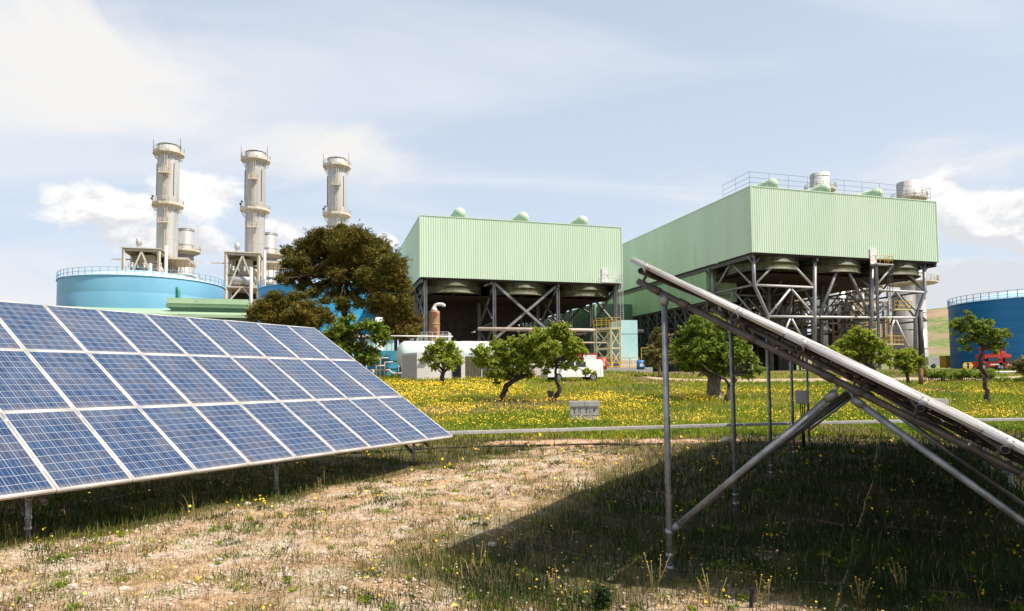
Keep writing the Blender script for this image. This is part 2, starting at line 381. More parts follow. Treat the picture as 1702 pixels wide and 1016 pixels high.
def copy_tree(root, delta, label, skip=()):
    r = root.copy(); COL.objects.link(r); r.location = root.location + V3(delta); r['label'] = label; ORG[r.name] = r.location.copy()
    for ch in [c for c in bpy.data.objects if c.parent == root]:
        c = ch.copy(); COL.objects.link(c); c.parent = r
        for g in [g for g in bpy.data.objects if g.parent == ch]:
            d = g.copy(); COL.objects.link(d); d.parent = c
    return r
def struct(o): o['kind'] = 'structure'; return o

# ---------------------------------------------------------------- ground
YAW = .5209; DV = V3((math.sin(YAW), math.cos(YAW), 0)); NR = V3((math.cos(YAW), -math.sin(YAW), 0))
def sst(x, a, b): t = np.clip((x - a) / (b - a), 0, 1); return t * t * (3 - 2 * t)
def vnoise(x, y, s, seed=0):
    x = x / s + seed * 13.7; y = y / s - seed * 7.3; xi = np.floor(x); yi = np.floor(y); fx = x - xi; fy = y - yi
    fx = fx * fx * (3 - 2 * fx); fy = fy * fy * (3 - 2 * fy)
    def h(a, b): t = np.sin(a * 127.1 + b * 311.7 + seed * 3.1) * 43758.5453; return t - np.floor(t)
    return (h(xi, yi) * (1 - fx) + h(xi + 1, yi) * fx) * (1 - fy) + (h(xi, yi + 1) * (1 - fx) + h(xi + 1, yi + 1) * fx) * fy
def cover(x, y):
    q = x * NR.x + y * NR.y
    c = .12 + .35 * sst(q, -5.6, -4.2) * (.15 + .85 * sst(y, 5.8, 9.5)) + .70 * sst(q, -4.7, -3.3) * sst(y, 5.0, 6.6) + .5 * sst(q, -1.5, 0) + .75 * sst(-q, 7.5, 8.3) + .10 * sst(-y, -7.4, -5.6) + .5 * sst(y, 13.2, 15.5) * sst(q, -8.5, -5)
    c = c * (1 - .7 * sst(y, 17.0, 17.8) * (1 - sst(y, 18.3, 19.0)) * sst(vnoise(x, y, 2.1, 51), .42, .62))
    c = np.maximum(c, sst(y, 18.6, 20.6))
    c = c + (vnoise(x, y, 1.3, 1) - .5) * .45 + (vnoise(x, y, .45, 2) - .5) * .35
    return np.clip(c, 0, 1)
def make_ground():
    def axis(lo, hi, fine_lo, fine_hi, st):
        a = list(np.arange(fine_lo, fine_hi, st)); s = st
        v = fine_hi
        while v < hi: a.append(v); s *= 1.09; v += s
        a.append(hi); v = fine_lo; s = st; b = []
        while v > lo: s *= 1.09; v -= s; b.append(max(v, lo))
        return np.array(sorted(set(b)) + a)
    xs = axis(-2500, 2500, -14, 16, .17); ys = axis(-300, 3200, 1.5, 26, .17)
    Xg, Yg = np.meshgrid(xs, ys); Zg = ground_z(Xg, Yg)
    near = np.exp(-((Yg - 9) / 14) ** 2)
    Zg = Zg + near * ((vnoise(Xg, Yg, .35, 4) - .5) * .035 + (vnoise(Xg, Yg, .18, 5) - .5) * .02)
    ny, nx = Xg.shape; v = np.stack([Xg, Yg, Zg], -1).reshape(-1, 3)
    i = np.arange(ny - 1)[:, None] * nx + np.arange(nx - 1)[None]; f = np.stack([i, i + 1, i + nx + 1, i + nx], -1).reshape(-1)
    me = npmesh('ground', v, f, [4] * ((ny - 1) * (nx - 1)), [True] * ((ny - 1) * (nx - 1)))
    at_ = me.attributes.new('cover', 'FLOAT', 'POINT'); at_.data.foreach_set('value', cover(v[:, 0], v[:, 1]).astype(np.float32))
    m = bpy.data.materials.new('ground'); m.use_nodes = True; nt = m.node_tree; b = nt.nodes['Principled BSDF']; b.inputs['Roughness'].default_value = .95; b.inputs['Specular IOR Level'].default_value = .15
    g = nt.nodes.new('ShaderNodeNewGeometry'); P = g.outputs['Position']
    a = nt.nodes.new('ShaderNodeAttribute'); a.attribute_name = 'cover'
    gravel = mixc(nt, maprange(nt, noise(nt, P, 14, 8, .7), .35, .65), (.41, .30, .20), (.66, .55, .43))
    soil = mixc(nt, maprange(nt, noise(nt, P, 9, 8, .7), .35, .65), (.29, .165, .08), (.54, .37, .22))
    s1 = mixc(nt, maprange(nt, noise(nt, P, 1.4, 6, .65), .38, .56), gravel, soil)
    sp = nt.nodes.new('ShaderNodeSeparateXYZ'); nt.links.new(P, sp.inputs[0])
    red = mth(nt, 'MULTIPLY', maprange(nt, sp.outputs[1], 16.8, 17.3), maprange(nt, sp.outputs[1], 19.4, 18.8))
    s1 = mixc(nt, mth(nt, 'MULTIPLY', red, .7), s1, mixc(nt, maprange(nt, noise(nt, P, 5, 6, .6), .4, .6), (.50, .24, .13), (.58, .38, .26)))
    gr = mixc(nt, maprange(nt, noise(nt, P, 3.5, 8, .7), .35, .65), (.15, .105, .04), (.055, .07, .016))
    gr = mixc(nt, mth(nt, 'MULTIPLY', maprange(nt, noise(nt, P, .22, 6, .6), .46, .62), maprange(nt, sp.outputs[1], 20., 30.)), gr, (.24, .19, .07))
    gr = mixc(nt, mth(nt, 'MULTIPLY', maprange(nt, a.outputs['Fac'], .78, .95), maprange(nt, sp.outputs[1], 20., 17.)), gr, mixc(nt, maprange(nt, noise(nt, P, 6, 8, .7), .35, .65), (.018, .022, .007), (.05, .035, .018)))  # densely covered near ground painted darker to deepen the arrays' shade
    spk = nt.nodes.new('ShaderNodeTexVoronoi'); spk.inputs['Scale'].default_value = 28; nt.links.new(P, spk.inputs['Vector'])
    s1 = mixc(nt, mth(nt, 'MULTIPLY', maprange(nt, spk.outputs['Distance'], .34, .12), .6), s1, (.66, .58, .50))
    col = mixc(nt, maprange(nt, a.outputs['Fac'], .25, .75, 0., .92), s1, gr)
    nt.links.new(col, b.inputs['Base Color'])
    bn = nt.nodes.new('ShaderNodeBump'); bn.inputs['Strength'].default_value = .9; bn.inputs['Distance'].default_value = .03
    nt.links.new(mth(nt, 'ADD', noise(nt, P, 30, 6, .7), mth(nt, 'MULTIPLY', spk.outputs['Distance'], -.7)), bn.inputs['Height']); nt.links.new(bn.outputs[0], b.inputs['Normal'])
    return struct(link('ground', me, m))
make_ground()
# dirt road beyond the meadow and the hill behind
def strip(pts, w_, name, m, dz=.03):
    mb = MB(); n = len(pts)
    for i, p in enumerate(pts):
        p = V3(p)
        for s_ in (-.5, .5):
            q = p + V3((0, w_ * s_, 0)); mb.v.append((q.x, q.y, gz(q.x, q.y) + dz + .02))
    for i in range(n - 1): mb.face((2 * i, 2 * i + 2, 2 * i + 3, 2 * i + 1), True)
    return struct(obj(name, mb, m))
strip([(x, 58 + .02 * x, 0) for x in np.arange(12, 62, 1.)], 7.0, 'dirt_road', 'road', .02)
def make_hill():
    xs = np.linspace(60, 900, 110); ys = np.linspace(170, 900, 90); Xg, Yg = np.meshgrid(xs, ys)
    e = sst(Yg, 175, 420) * 1.0
    Zg = 2.5 + e * 42 * sst(Xg - .25 * Yg, 20, 160) + 3 * (vnoise(Xg, Yg, 60, 3) - .5) * e + 1.2 * (vnoise(Xg, Yg, 18, 6) - .5) * e
    ny, nx = Xg.shape; v = np.stack([Xg, Yg, Zg], -1).reshape(-1, 3)
    i = np.arange(ny - 1)[:, None] * nx + np.arange(nx - 1)[None]; f = np.stack([i, i + 1, i + nx + 1, i + nx], -1).reshape(-1)
    me = npmesh('hill', v, f, [4] * ((ny - 1) * (nx - 1)), [True] * ((ny - 1) * (nx - 1)))
    m = mat('hill_earth', (.26, .17, .10), (.34, .23, .14), .06, .95, stretch=(1, 1, 3))
    nt = m.node_tree; b = nt.nodes['Principled BSDF']; g = nt.nodes.new('ShaderNodeNewGeometry'); mp = nt.nodes.new('ShaderNodeMapping'); nt.links.new(g.outputs[0], mp.inputs[0]); mp.inputs['Scale'].default_value = (.35, .35, 1.6)
    old = b.inputs['Base Color'].links[0].from_socket
    nt.links.new(mixc(nt, maprange(nt, noise(nt, mp.outputs[0], .035, 5, .6), .46, .56), old, mixc(nt, maprange(nt, noise(nt, g.outputs[0], .4, 5, .6), .4, .6), (.10, .15, .03), (.19, .22, .06))), b.inputs['Base Color'])
    return struct(link('hill', me, m))
make_hill()
exec_after = []
# ---------------------------------------------------------------- solar arrays
MW, ML = .8208, 1.55
def module_meshes():
    g = .008; fw = .021; th = .052; w_, l_ = MW, ML
    fr = MB()
    for (x0, x1, y0, y1) in ((g, g + fw, g, l_ - g), (w_ - g - fw, w_ - g, g, l_ - g), (g + fw, w_ - g - fw, g, g + fw), (g + fw, w_ - g - fw, l_ - g - fw, l_ - g)):
        fr.obox((x0, y0, -th), (x1 - x0, 0, 0), (0, y1 - y0, 0), (0, 0, th))
    for yy in (g, l_ - g):   # a groove line along the short rims
        fr.obox((g, yy - .002 if yy < 1 else yy, -th * .55), (w_ - 2 * g, 0, 0), (0, .002, 0), (0, 0, .008))
    for xx in (g - .002, w_ - g):
        fr.obox((xx, g, -th * .62), (.002, 0, 0), (0, l_ - 2 * g, 0), (0, 0, .010))
    for yy in (.42, ML - .17):
        fr.obox((-.012, yy - .028, .0), (.036, 0, 0), (0, .056, 0), (0, 0, .005)); fr.obox((w_ - .024, yy - .028, .0), (.020, 0, 0), (0, .056, 0), (0, 0, .004)); fr.obox((-.008, yy - .03, -.052), (.012, 0, 0), (0, .06, 0), (0, 0, .0515))
    ce = MB(); i = g + fw
    ce.quad((i, i, -.004), (w_ - i, i, -.004), (w_ - i, l_ - i, -.004), (i, l_ - i, -.004))
    bk = MB(); bk.obox((i, i, -.014), (w_ - 2 * i, 0, 0), (0, l_ - 2 * i, 0), (0, 0, .008)); bk.obox((w_ / 2 - .06, l_ - .30, -.040), (.12, 0, 0), (0, .09, 0), (0, 0, .025))
    def mk(n, mb, m):
        me = npmesh(n, mb.v, [a for f in mb.f for a in f], [len(f) for f in mb.f]); me.materials.append(M[m]); return me
    mc = mk('module_cells', ce, 'cells'); uvl = mc.uv_layers.new(name='uv')
    for k, uv in enumerate(((0, 0), (1, 0), (1, 1), (0, 1))): uvl.data[k].uv = uv
    return mc, mk('module_frame', fr, 'alu'), mk('module_back', bk, 'backsheet')
MCELL, MFRAME, MBACK = module_meshes()
def solar_array(label, Tend, tilt, ncol, sgn, posts, box_post=None):
    """Tend: top corner at the end; the array runs sgn*DV from there"""
    down = V3((NR.x * math.cos(tilt), NR.y * math.cos(tilt), -math.sin(tilt))); d = DV * sgn
    nrm = down.cross(DV).normalized(); nrm = nrm if nrm.z > 0 else -nrm
    base = V3(Tend) + down * 2.3 + d * (ncol * MW / 2); root = thing('solar_array', label, 'solar panels', (base.x, base.y, gz(base.x, base.y)))
    T = V3(Tend)
    up = -down; xax = up.cross(nrm)   # module local x
    R = Matrix((xax, up, nrm)).transposed().to_4x4()
    for i in range(ncol):
        for j in range(3):
            s0 = i if xax.dot(d) > 0 else i + 1
            o = T + d * (s0 * MW) + down * ((j + 1) * (ML))
            jit = V3((0, 0, random.uniform(-.002, .002)))
            mo = bpy.data.objects.new('solar_module', MCELL); COL.objects.link(mo); mo.parent = root
            mo.matrix_local = Matrix.Translation(o - ORG[root.name] + jit) @ R @ Matrix.Rotation(random.uniform(-.002, .002), 4, 'X')
            for nm, me in (('module_frame', MFRAME), ('back_sheet', MBACK)):
                fo = bpy.data.objects.new(nm, me); COL.objects.link(fo); fo.parent = mo
    Ln = ncol * MW
    def pt(s, a, off): return T + d * s + down * a - nrm * off
    for j in range(3):
        for a in (.17, 1.13):
            mb = MB(); aa = j * ML + a
            mb.pipe(pt(-.06, aa, .080), pt(Ln + .09, aa, .080), .029, .004, 14)
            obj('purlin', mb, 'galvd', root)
            mb = MB()
            mb.tube([pt(-.052, aa, .080), pt(-.04, aa, .080)], .0249, 14); obj('bore_shade', mb, 'black', root)  # black disc paints the shaded bore of the open pipe end
    co, si = math.cos(tilt), math.sin(tilt)
    for k, s in enumerate(posts):
        raf = MB(); raf.pipe(pt(s, .12, .185), pt(s, 4.62, .185), .030, .006, 14)
        for a in (.32, .62, 1.3, 2.0, 2.25, 3.5, 4.15): raf.tube([pt(s, a - .05, .185), pt(s, a + .05, .185)], .037, 14)
        for j in range(3):
            for a in (.17, 1.13): raf.tube([pt(s, j * ML + a, .20), pt(s, j * ML + a, .07)], .016, 8)
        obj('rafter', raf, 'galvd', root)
        ar = .36 / co; af = (3 * ML * co - .38) / co
        for a, nm in ((ar, 'post'), (af, 'post')):
            tp = pt(s, a, .185); gx = gz(tp.x, tp.y); mb = MB()
            mb.tube([(tp.x, tp.y, gx - .2), (tp.x, tp.y, tp.z - .02)], .029, 14)
            for zz, r, hh in ((gx + .42, .038, .05), (tp.z - .10, .040, .09), (gx + .10, .037, .04), (gx + .22, .036, .03)):
                if zz < tp.z: mb.tube([(tp.x, tp.y, zz), (tp.x, tp.y, zz + hh)], r, 14)
            obj('post', mb, 'galv', root)
            if a == ar: rear = V3((tp.x, tp.y, gx + .44))
            else: front = V3((tp.x, tp.y, gx + .22))
        off = d * (.055 if sgn > 0 else -.055)
        jr = pt(s, 2.12, .25) + off * .3; jf = pt(s, 2.22, .25) + off * .3
        for p, q in ((rear, jr), (front, jf)):
            mb = MB(); dirn = (q - p).normalized(); mb.tube([p + dirn * .05, q - dirn * .02], .028, 14); mb.tube([p, p + dirn * .06], .014, 8)
            mb.tube([p + dirn * .05, p + dirn * .12], .034, 14); mb.tube([q - dirn * .12, q - dirn * .03], .035, 14); mb.tube([q - dirn * .04, q + V3((0, 0, .05))], .014, 8)
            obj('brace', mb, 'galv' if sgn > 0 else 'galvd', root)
        if k == box_post:
            mb = MB(); c = V3((rear.x, rear.y, 1.22)) - DV * .09 - NR * .12
            mb.box(c, .30, .14, .33, NR); mb.box(c - V3((0, 0, .0)) - DV * .075, .26, .012, .29, NR)
            b = obj('junction_box', mb, 'plastic', root)
            mb = MB()
            for q in (-.05, 0, .05): mb.tube([c + NR * q + V3((0, 0, -.15)), c + NR * (q * .6) + V3((0, 0, -.6)), V3((c.x + q * .5, c.y, gz(c.x, c.y)))], .014, 6)
            obj('cable', mb, 'rubber', b)
    return root
tl = .5462
TL = V3((-1.211, 13.564, .573)) - V3((NR.x * math.cos(tl), NR.y * math.cos(tl), -math.sin(tl))) * (3 * ML)
solar_array('blue solar array seen from the front, three rows of panels sloping down to low posts', TL, tl, 12, -1, [.685 + 3.38 * k for k in range(3)])
solar_array('solar array seen edge-on from its end, with tall grey posts and diagonal braces under it', (1.144, 6.228, 2.864), .521, 16, 1, [.13 + 2.98 * k for k in range(5)], 4)

# ---------------------------------------------------------------- the condenser halls
BY = -.2824; U = V3((math.cos(BY), -math.sin(BY), 0)); W_ = V3((math.sin(BY), math.cos(BY), 0))   # U along fronts, W_ away
BASEZ = 3.0
def ladder(mb, p, q, side, wd=.5, cage=True, r=.035, step=.35):
    p, q, side = V3(p), V3(q), V3(side).normalized(); n = int((q - p).length / step)
    for s_ in (-.5, .5): mb.beam(p + side * wd * s_, q + side * wd * s_, r * 2)
    for i in range(n + 1):
        c = p.lerp(q, i / n); mb.beam(c - side * wd / 2, c + side * wd / 2, r)
    if cage:
        nn = side.cross((q - p).normalized()); m_ = int((q - p).length / .9)
        for i in range(m_ + 1):
            c = p.lerp(q, i / max(m_, 1))
            pts = [c + side * math.cos(t) * .4 - nn * (math.sin(t) * .55) for t in np.linspace(0, PI, 6)]
            mb.tube(pts, r * .5, 4)
        for t in (PI * .25, PI / 2, PI * .75):
            o = side * math.cos(t) * .4 - nn * (math.sin(t) * .55); mb.tube([p + o, q + o], r * .5, 4)
def rail(mb, pts, h=1.1, r=.03, step=1.5, mids=(.55,), closed=False):
    pts = [V3(p) for p in pts]
    if closed: pts = pts + [pts[0]]
    for a, b in zip(pts, pts[1:]):
        L = (b - a).length; n = max(1, round(L / step))
        for i in range(n + 1): c = a.lerp(b, i / n); mb.beam(c, c + V3((0, 0, h)), r * 1.6)
        for hh in (h,) + tuple(mids): mb.beam(a + V3((0, 0, hh)), b + V3((0, 0, hh)), r * 1.5)
def hall(label, A, h, wd, dp, roof_rail, ducts):
    A = V3(A); root = thing('condenser_hall', label, 'industrial building', (A.x, A.y, BASEZ))
    P = lambda a, b, z=0.: A + U * a + W_ * b + V3((0, 0, z))
    for nm, a, u, ln, n in (('front', P(0, 0), U, wd, -W_), ('left', P(0, dp), -W_, dp, -U), ('right', P(wd, 0), W_, dp, U), ('back', P(wd, dp), -U, wd, W_)):
        mb = MB(); mb.corrugated(a, u, ln, h, n); obj('wall', mb, 'green', root)
    mb = MB(); hh = V3((0, 0, .12))
    mb.obox(P(-.08, -.09, h), U * (wd + .16), W_ * .2, hh); mb.obox(P(-.08, dp - .09, h), U * (wd + .16), W_ * .2, hh)
    mb.obox(P(-.085, .115, h), U * .2, W_ * (dp - .21), hh); mb.obox(P(wd - .11, .115, h), U * .2, W_ * (dp - .21), hh)
    for (x, y) in ((-.1, -.1), (wd - .06, -.1)): mb.obox(P(x, y, -.05), U * .16, W_ * .16, V3((0, 0, h + .04)))
    obj('roof_trim', mb, 'green', root)
    mb = MB(); mb.obox(P(.12, .12, -.25), U * (wd - .24), W_ * (dp - .24), V3((0, 0, .2))); deck = obj('fan_deck', mb, 'soffit', root)
    mb = MB(); mb.obox(P(2.2, 2.6, -2.42), U * (wd - 4.4), W_ * (dp - 4), V3((0, 0, .1))); obj('walkway_grid', mb, 'soffit', root)
    mb = MB()
    for i in range(1, 12): mb.beam(P(.2, dp * i / 12, -.45), P(wd - .2, dp * i / 12, -.45), .25, .4)
    for a_ in (.3, wd / 3, 2 * wd / 3, wd - .3): mb.beam(P(a_, .2, -.5), P(a_, dp - .2, -.5), .3, .5)
    obj('deck_beams', mb, 'steeld', root)
    nb = max(1, round(dp / (wd / 3)))
    for i in range(3):
        for j in range(nb):
            c = P(wd * (i + .5) / 3, dp * (j + .5) / nb, 0); R = 4.95
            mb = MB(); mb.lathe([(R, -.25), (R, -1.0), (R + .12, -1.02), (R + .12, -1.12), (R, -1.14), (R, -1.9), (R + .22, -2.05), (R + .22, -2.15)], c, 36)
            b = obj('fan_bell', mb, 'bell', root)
            mb = MB(); mb.lathe([(0.01, -2.0), (R, -2.05)], c, 36); mb.box(c + V3((0, 0, -2.15)), 2 * R, .3, .25, U); mb.box(c + V3((0, 0, -2.15)), .3, 2 * R, .25, U)
            obj('fan_guard', mb, 'soffit', b)
    mb = MB(); mb.obox(P(.1, .1, h - .5), U * (wd - .2), W_ * (dp - .2), V3((0, 0, .15))); obj('roof', mb, 'roofgreen', root)
    for i, (a_, zc) in enumerate(ducts):
        mb = MB(); c0 = P(a_, 1.8, h + zc); c1 = P(a_, dp * .9, h + zc); mb.tube([c0, c1], .95, 20)
        k = []
        for t in np.linspace(0, 1, 7)[1:]: k.append((c0 - W_ * math.sin(t * PI / 2) * .9, .95 * math.cos(t * PI / 2) + .001))
        mb.tube([c0] + [x for x, _ in k], [.95] + [r for _, r in k], 20, caps=False)
        for q in (.0, 8, 16, 24): mb.tube([c0 + W_ * q, c0 + W_ * (q + .15)], 1.0, 20)
        obj('steam_duct', mb, 'duct', root)
    if roof_rail:
        mb = MB(); rail(mb, [P(.3, 7, h), P(.3, .6, h + .1), P(wd - .3, .6, h + .1), P(wd - .3, 30, h + .1)], 2.2, .02, 3.3, (.7, 1.4)); obj('roof_railing', mb, 'steeld', root)
    return root, P
# first hall (centre)
A1 = at(698.5, 460.5, 97.97); A1.z = 17.24
r1, P1 = hall('pale green corrugated condenser hall on straight steel columns, behind the white van and tank', A1, 9.27, 33, 52, False, [(6.4, 1.1), (16.7, 1.1), (26.9, 1.1)])
H1 = A1.z - BASEZ
cols = [(.9, 'a'), (11.6, 'b'), (22.1, 'c'), (32.1, 'd')]
def column(mb, p0, p1, s=.42):
    for k in (-1, 1): mb.beam(V3(p0) + U * k * s * .38, V3(p1) + U * k * s * .38, .07, s, W_)
    mb.beam(p0, p1, s * .7, .06, W_)
for j, b in enumerate((.9, 11, 21, 31, 41, 51)):
    for a_, _ in cols:
        mb = MB(); column(mb, P1(a_, b, -H1), P1(a_, b, -.3), .5); obj('column', mb, 'steel', r1)
    zl = -H1 + 7.6
    if j in (0, 2, 4):
        mb = MB()
        mb.beam(P1(11.6, b, -.4), P1(22.1, b, -9.2), .38); mb.beam(P1(22.1, b + .3, -.4), P1(11.6, b + .3, -9.2), .38)
        mb.beam(P1(11.6, b, -9.2), P1(14.6, b, -12.), .3); mb.beam(P1(22.1, b, -9.2), P1(19, b, -12.), .3)
        mb.beam(P1(11.2, b, -.45), P1(10.0, b, -.9), .2)
        obj('cross_brace', mb, 'steel', r1)
for a_ in (.9, 32.1, 22.1, 11.6):
    mb = MB()
    for b0, b1 in ((.9, 11), (21, 31), (41, 51)):
        mb.beam(P1(a_, b0, -.5), P1(a_, b1, -6.5), .28); mb.beam(P1(a_, b1, -.5), P1(a_, b0, -6.5), .28)
        mb.beam(P1(a_, b0, -6.7), P1(a_, b1, -12.5), .24); mb.beam(P1(a_, b1, -6.7), P1(a_, b0, -12.5), .24)
    for b0, b1 in ((11, 21), (31, 41)): mb.beam(P1(a_, b0, -.6), P1(a_, b1, -3.8), .25); mb.beam(P1(a_, b1, -.6), P1(a_, b0, -3.8), .25)
    mb.beam(P1(a_, .9, -6.6), P1(a_, 51, -6.6), .3)
    obj('side_bracing', mb, 'steel', r1)
def lattice(mb, p, q, dep, n, t=.12):
    p, q = V3(p), V3(q); dn = V3((0, 0, -dep)); mb.beam(p, q, t * 1.6); mb.beam(p + dn, q + dn, t * 1.6)
    for i in range(n):
        a, b = p.lerp(q, i / n), p.lerp(q, (i + 1) / n); mb.beam(a, a + dn, t); mb.beam(a + (dn if i % 2 else V3((0, 0, 0))), b + (V3((0, 0, 0)) if i % 2 else dn), t)
mb = MB(); lattice(mb, P1(32.6, 1, -.3), P1(32.6, 51.5, -.3), 1.1, 36, .12); obj('edge_truss', mb, 'steeld', r1)
# door, landing and ladder on the hall's front
def door_set(root, P, a_, zt, zb, hland, paint, inner=-.35):
    mb = MB(); mb.obox(P(a_ - .55, -.18, zt - 2.3), U * 1.15, W_ * .1, V3((0, 0, 2.3))); dr = obj('door', mb, 'white', root)
    mb = MB(); mb.obox(P(a_ + .35, -.23, zt - 1.3), U * .1, W_ * .05, V3((0, 0, .15))); obj('handle', mb, 'steeld', dr)
    mb = MB(); z = zt - 2.4; mb.obox(P(a_ - .7, -1.35, z - .15), U * 3.1, W_ * 1.15, V3((0, 0, .12))); ld = obj('landing', mb, 'steelw', root)
    mb = MB(); rail(mb, [P(a_ - .65, -.25, z), P(a_ - .65, -1.3, z), P(a_ + 2.35, -1.3, z), P(a_ + 2.35, -.25, z)], 1.15, .03, .8); obj('railing', mb, paint, ld)
    return z
z = door_set(r1, P1, 29.9, 2.45, 0, 0, 'steelw')
mb = MB(); ladder(mb, P1(32.4, -.9, -8.2), P1(32.4, -.9, 1.5), U, .55); obj('ladder', mb, 'steelw', r1)
mb = MB(); column(mb, P1(31.6, -.7, -9.5), P1(31.6, -.7, 0), .3); obj('ladder_post', mb, 'steel', r1)
mb = MB(); mb.tube([P1(8.5, -1.2, -7.75), P1(36, -1.2, -7.75)], .28, 10); mb.tube([P1(6, -.9, -9.7), P1(34, -.9, -9.7)], .12, 8)
for a_ in np.arange(8, 35, 4.5): mb.beam(P1(a_, -1.2, -8.2), P1(a_, .6, -8.2), .2)
single('pipe_run', mb, M['pink'], 'long pinkish horizontal pipe crossing in front of the columns of the central green hall', 'pipe')
# second hall (right)
A2 = V3((.3682 * 90.89, 90.89, 19.16))
r2, P2 = hall('large pale green condenser hall on braced tubular legs, with roof railing, right of centre', A2, 9.24, 33.03, 52, True, [(4.9, 1.1), (14.0, 1.05), (23.6, 1.05)])
H2 = A2.z - BASEZ
F0 = P2(0, .9)
def fp(px, py): 
    q = onplane(px, py, F0, W_); return ((q - A2).dot(U), q.z - A2.z)
tubes = [('n', [(1252, 421), (1253.5, 474), (1276, 524), (1276, 640)], .26), ('n', [(1354, 427), (1354, 640)], .30), ('n', [(1449, 432), (1448, 640)], .32), ('n', [(1536, 439), (1537, 487), (1521.5, 528), (1522, 640)], .26),
  ('w', [(1256, 474), (1351, 478)], .17), ('w', [(1276, 526), (1354, 527), (1447, 528), (1520, 528)], .17), ('w', [(1452, 482), (1535, 486)], .17),
  ('w', [(1300, 427), (1257, 471)], .15), ('w', [(1306, 427), (1351, 475)], .15), ('w', [(1313, 481), (1279, 523)], .15), ('w', [(1316, 481), (1353, 524)], .15), ('w', [(1313, 530), (1302, 556)], .14), ('w', [(1316, 530), (1332, 560)], .14),
  ('m', [(1398, 433), (1361, 526)], .22), ('m', [(1401, 433), (1447, 526)], .22), ('w', [(1487, 438), (1453, 479)], .15), ('m', [(1493, 438), (1534, 481)], .15), ('m', [(1485, 486), (1454, 524)], .16), ('m', [(1489, 486), (1519, 526)], .16),
  ('w', [(1486, 532), (1476, 560)], .15), ('w', [(1489, 532), (1512, 582)], .15), ('m', [(1252, 440), (1243, 427)], .1), ('m', [(1253, 440), (1263, 428)], .1), ('m', [(1536, 452), (1528, 441)], .1), ('m', [(1536, 452), (1546, 441)], .1)]
for j, b in enumerate((.9, 11, 21, 31, 41, 51)):
    for i, (kd, pts, r) in enumerate(tubes):
        if j > 3 and kd != 'n': continue
        P = [P2(*((lambda q: (q[0], b, q[1]))(fp(*p)))) for p in pts]
        for p in P: p.z = max(p.z, BASEZ - .2)
        mb = MB(); mb.tube(P, r, 10)
        obj('leg' if kd == 'n' else 'strut', mb, 'steel' if kd != 'w' or j else 'steelw', r2)
zh1, zh2 = fp(1256, 474)[1], fp(1354, 527)[1]
for a_ in (.6, 11.2, 21.5, 31.6):
    mb = MB()
    for b0 in (.9, 11, 21, 31, 41):
        b1 = b0 + 10.; m_ = (b0 + b1) / 2
        mb.tube([P2(a_, b0, zh1), P2(a_, b1, zh1)], .16, 8); mb.tube([P2(a_, b0 + .2, zh1), P2(a_, m_, -.4)], .15, 8); mb.tube([P2(a_, b1 - .2, zh1), P2(a_, m_, -.4)], .15, 8)
        mb.tube([P2(a_ + 1.5, b0 + 1.5, zh2), P2(a_ + 1.5, b1 - 1.5, zh2)], .16, 8); mb.tube([P2(a_ + .2, m_, zh1), P2(a_ + 1.5, b0 + 1.7, zh2)], .15, 8); mb.tube([P2(a_ + .2, m_, zh1), P2(a_ + 1.5, b1 - 1.7, zh2)], .15, 8)
    obj('side_struts', mb, 'steel', r2)
z = door_set(r2, P2, 20.6, 1.45, 0, 0, 'yellow')
mb = MB(); ladder(mb, P2(22.8, -1.0, -8.0), P2(22.8, -1.0, -.9), U, .6); ladder(mb, P2(21.4, -1.0, -12.5), P2(21.4, -1.0, -6.6), U, .6); obj('ladder', mb, 'steeld', r2)
mb = MB(); column(mb, P2(20.2, -1.0, -H2), P2(20.2, -1.0, -.9), .3); obj('ladder_post', mb, 'steel', r2)
for zz, a0 in ((-7.7, 22.6), (-12.8, 20.8)):
    mb = MB(); mb.obox(P2(a0, -1.7, zz), U * 3.2, W_ * 1.6, V3((0, 0, .12))); ld = obj('landing', mb, 'ycream', r2)
    mb = MB(); rail(mb, [P2(a0, -1.65, zz + .12), P2(a0 + 3.2, -1.65, zz + .12), P2(a0 + 3.2, -.15, zz + .12)], 1.15, .04, .8); obj('railing', mb, 'yellow', ld)
# lower green gallery hung below the left side of the second hall
mb = MB()
o = P2(.3, 12, 13.75 - A2.z); hh = A2.z - 13.75 - .3
mb.corrugated(o + W_ * 40, -W_, 40, hh, -U, .36, .05); mb.obox(o + U * .05, U * 5.4, W_ * 40, V3((0, 0, hh)))
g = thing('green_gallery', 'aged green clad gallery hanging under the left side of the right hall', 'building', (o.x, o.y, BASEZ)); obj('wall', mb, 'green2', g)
mb = MB()
for b in np.arange(12.5, 52, 3.2):
    for a_ in (.6, 5.2):
        mb.beam(P2(a_, b, 13.7 - A2.z), P2(a_, b, -H2), .3)
    mb.beam(P2(.6, b, 13.4 - A2.z), P2(.6, b + 3.2, 10.4 - A2.z), .22); mb.beam(P2(.6, b + 3.2, 13.4 - A2.z), P2(.6, b, 10.4 - A2.z), .22)
    mb.beam(P2(5.2, b, 13.4 - A2.z), P2(5.2, b + 3.2, 9.4 - A2.z), .22); mb.beam(P2(.6, b, 10.2 - A2.z), P2(.6, b + 3.2, 5.4 - A2.z), .2)
    mb.beam(P2(5.2, b + 3.2, 10.2 - A2.z), P2(5.2, b, 5.4 - A2.z), .2); mb.beam(P2(.6, b, 12.4 - A2.z), P2(5.2, b, 12.4 - A2.z), .2)
for zz in (13.5, 10.3, 8.0, 5.3):
    for a_ in (.6, 5.2): mb.beam(P2(a_, 12.5, zz - A2.z), P2(a_, 52, zz - A2.z), .25)
obj('lattice_support', mb, 'steeld', g)
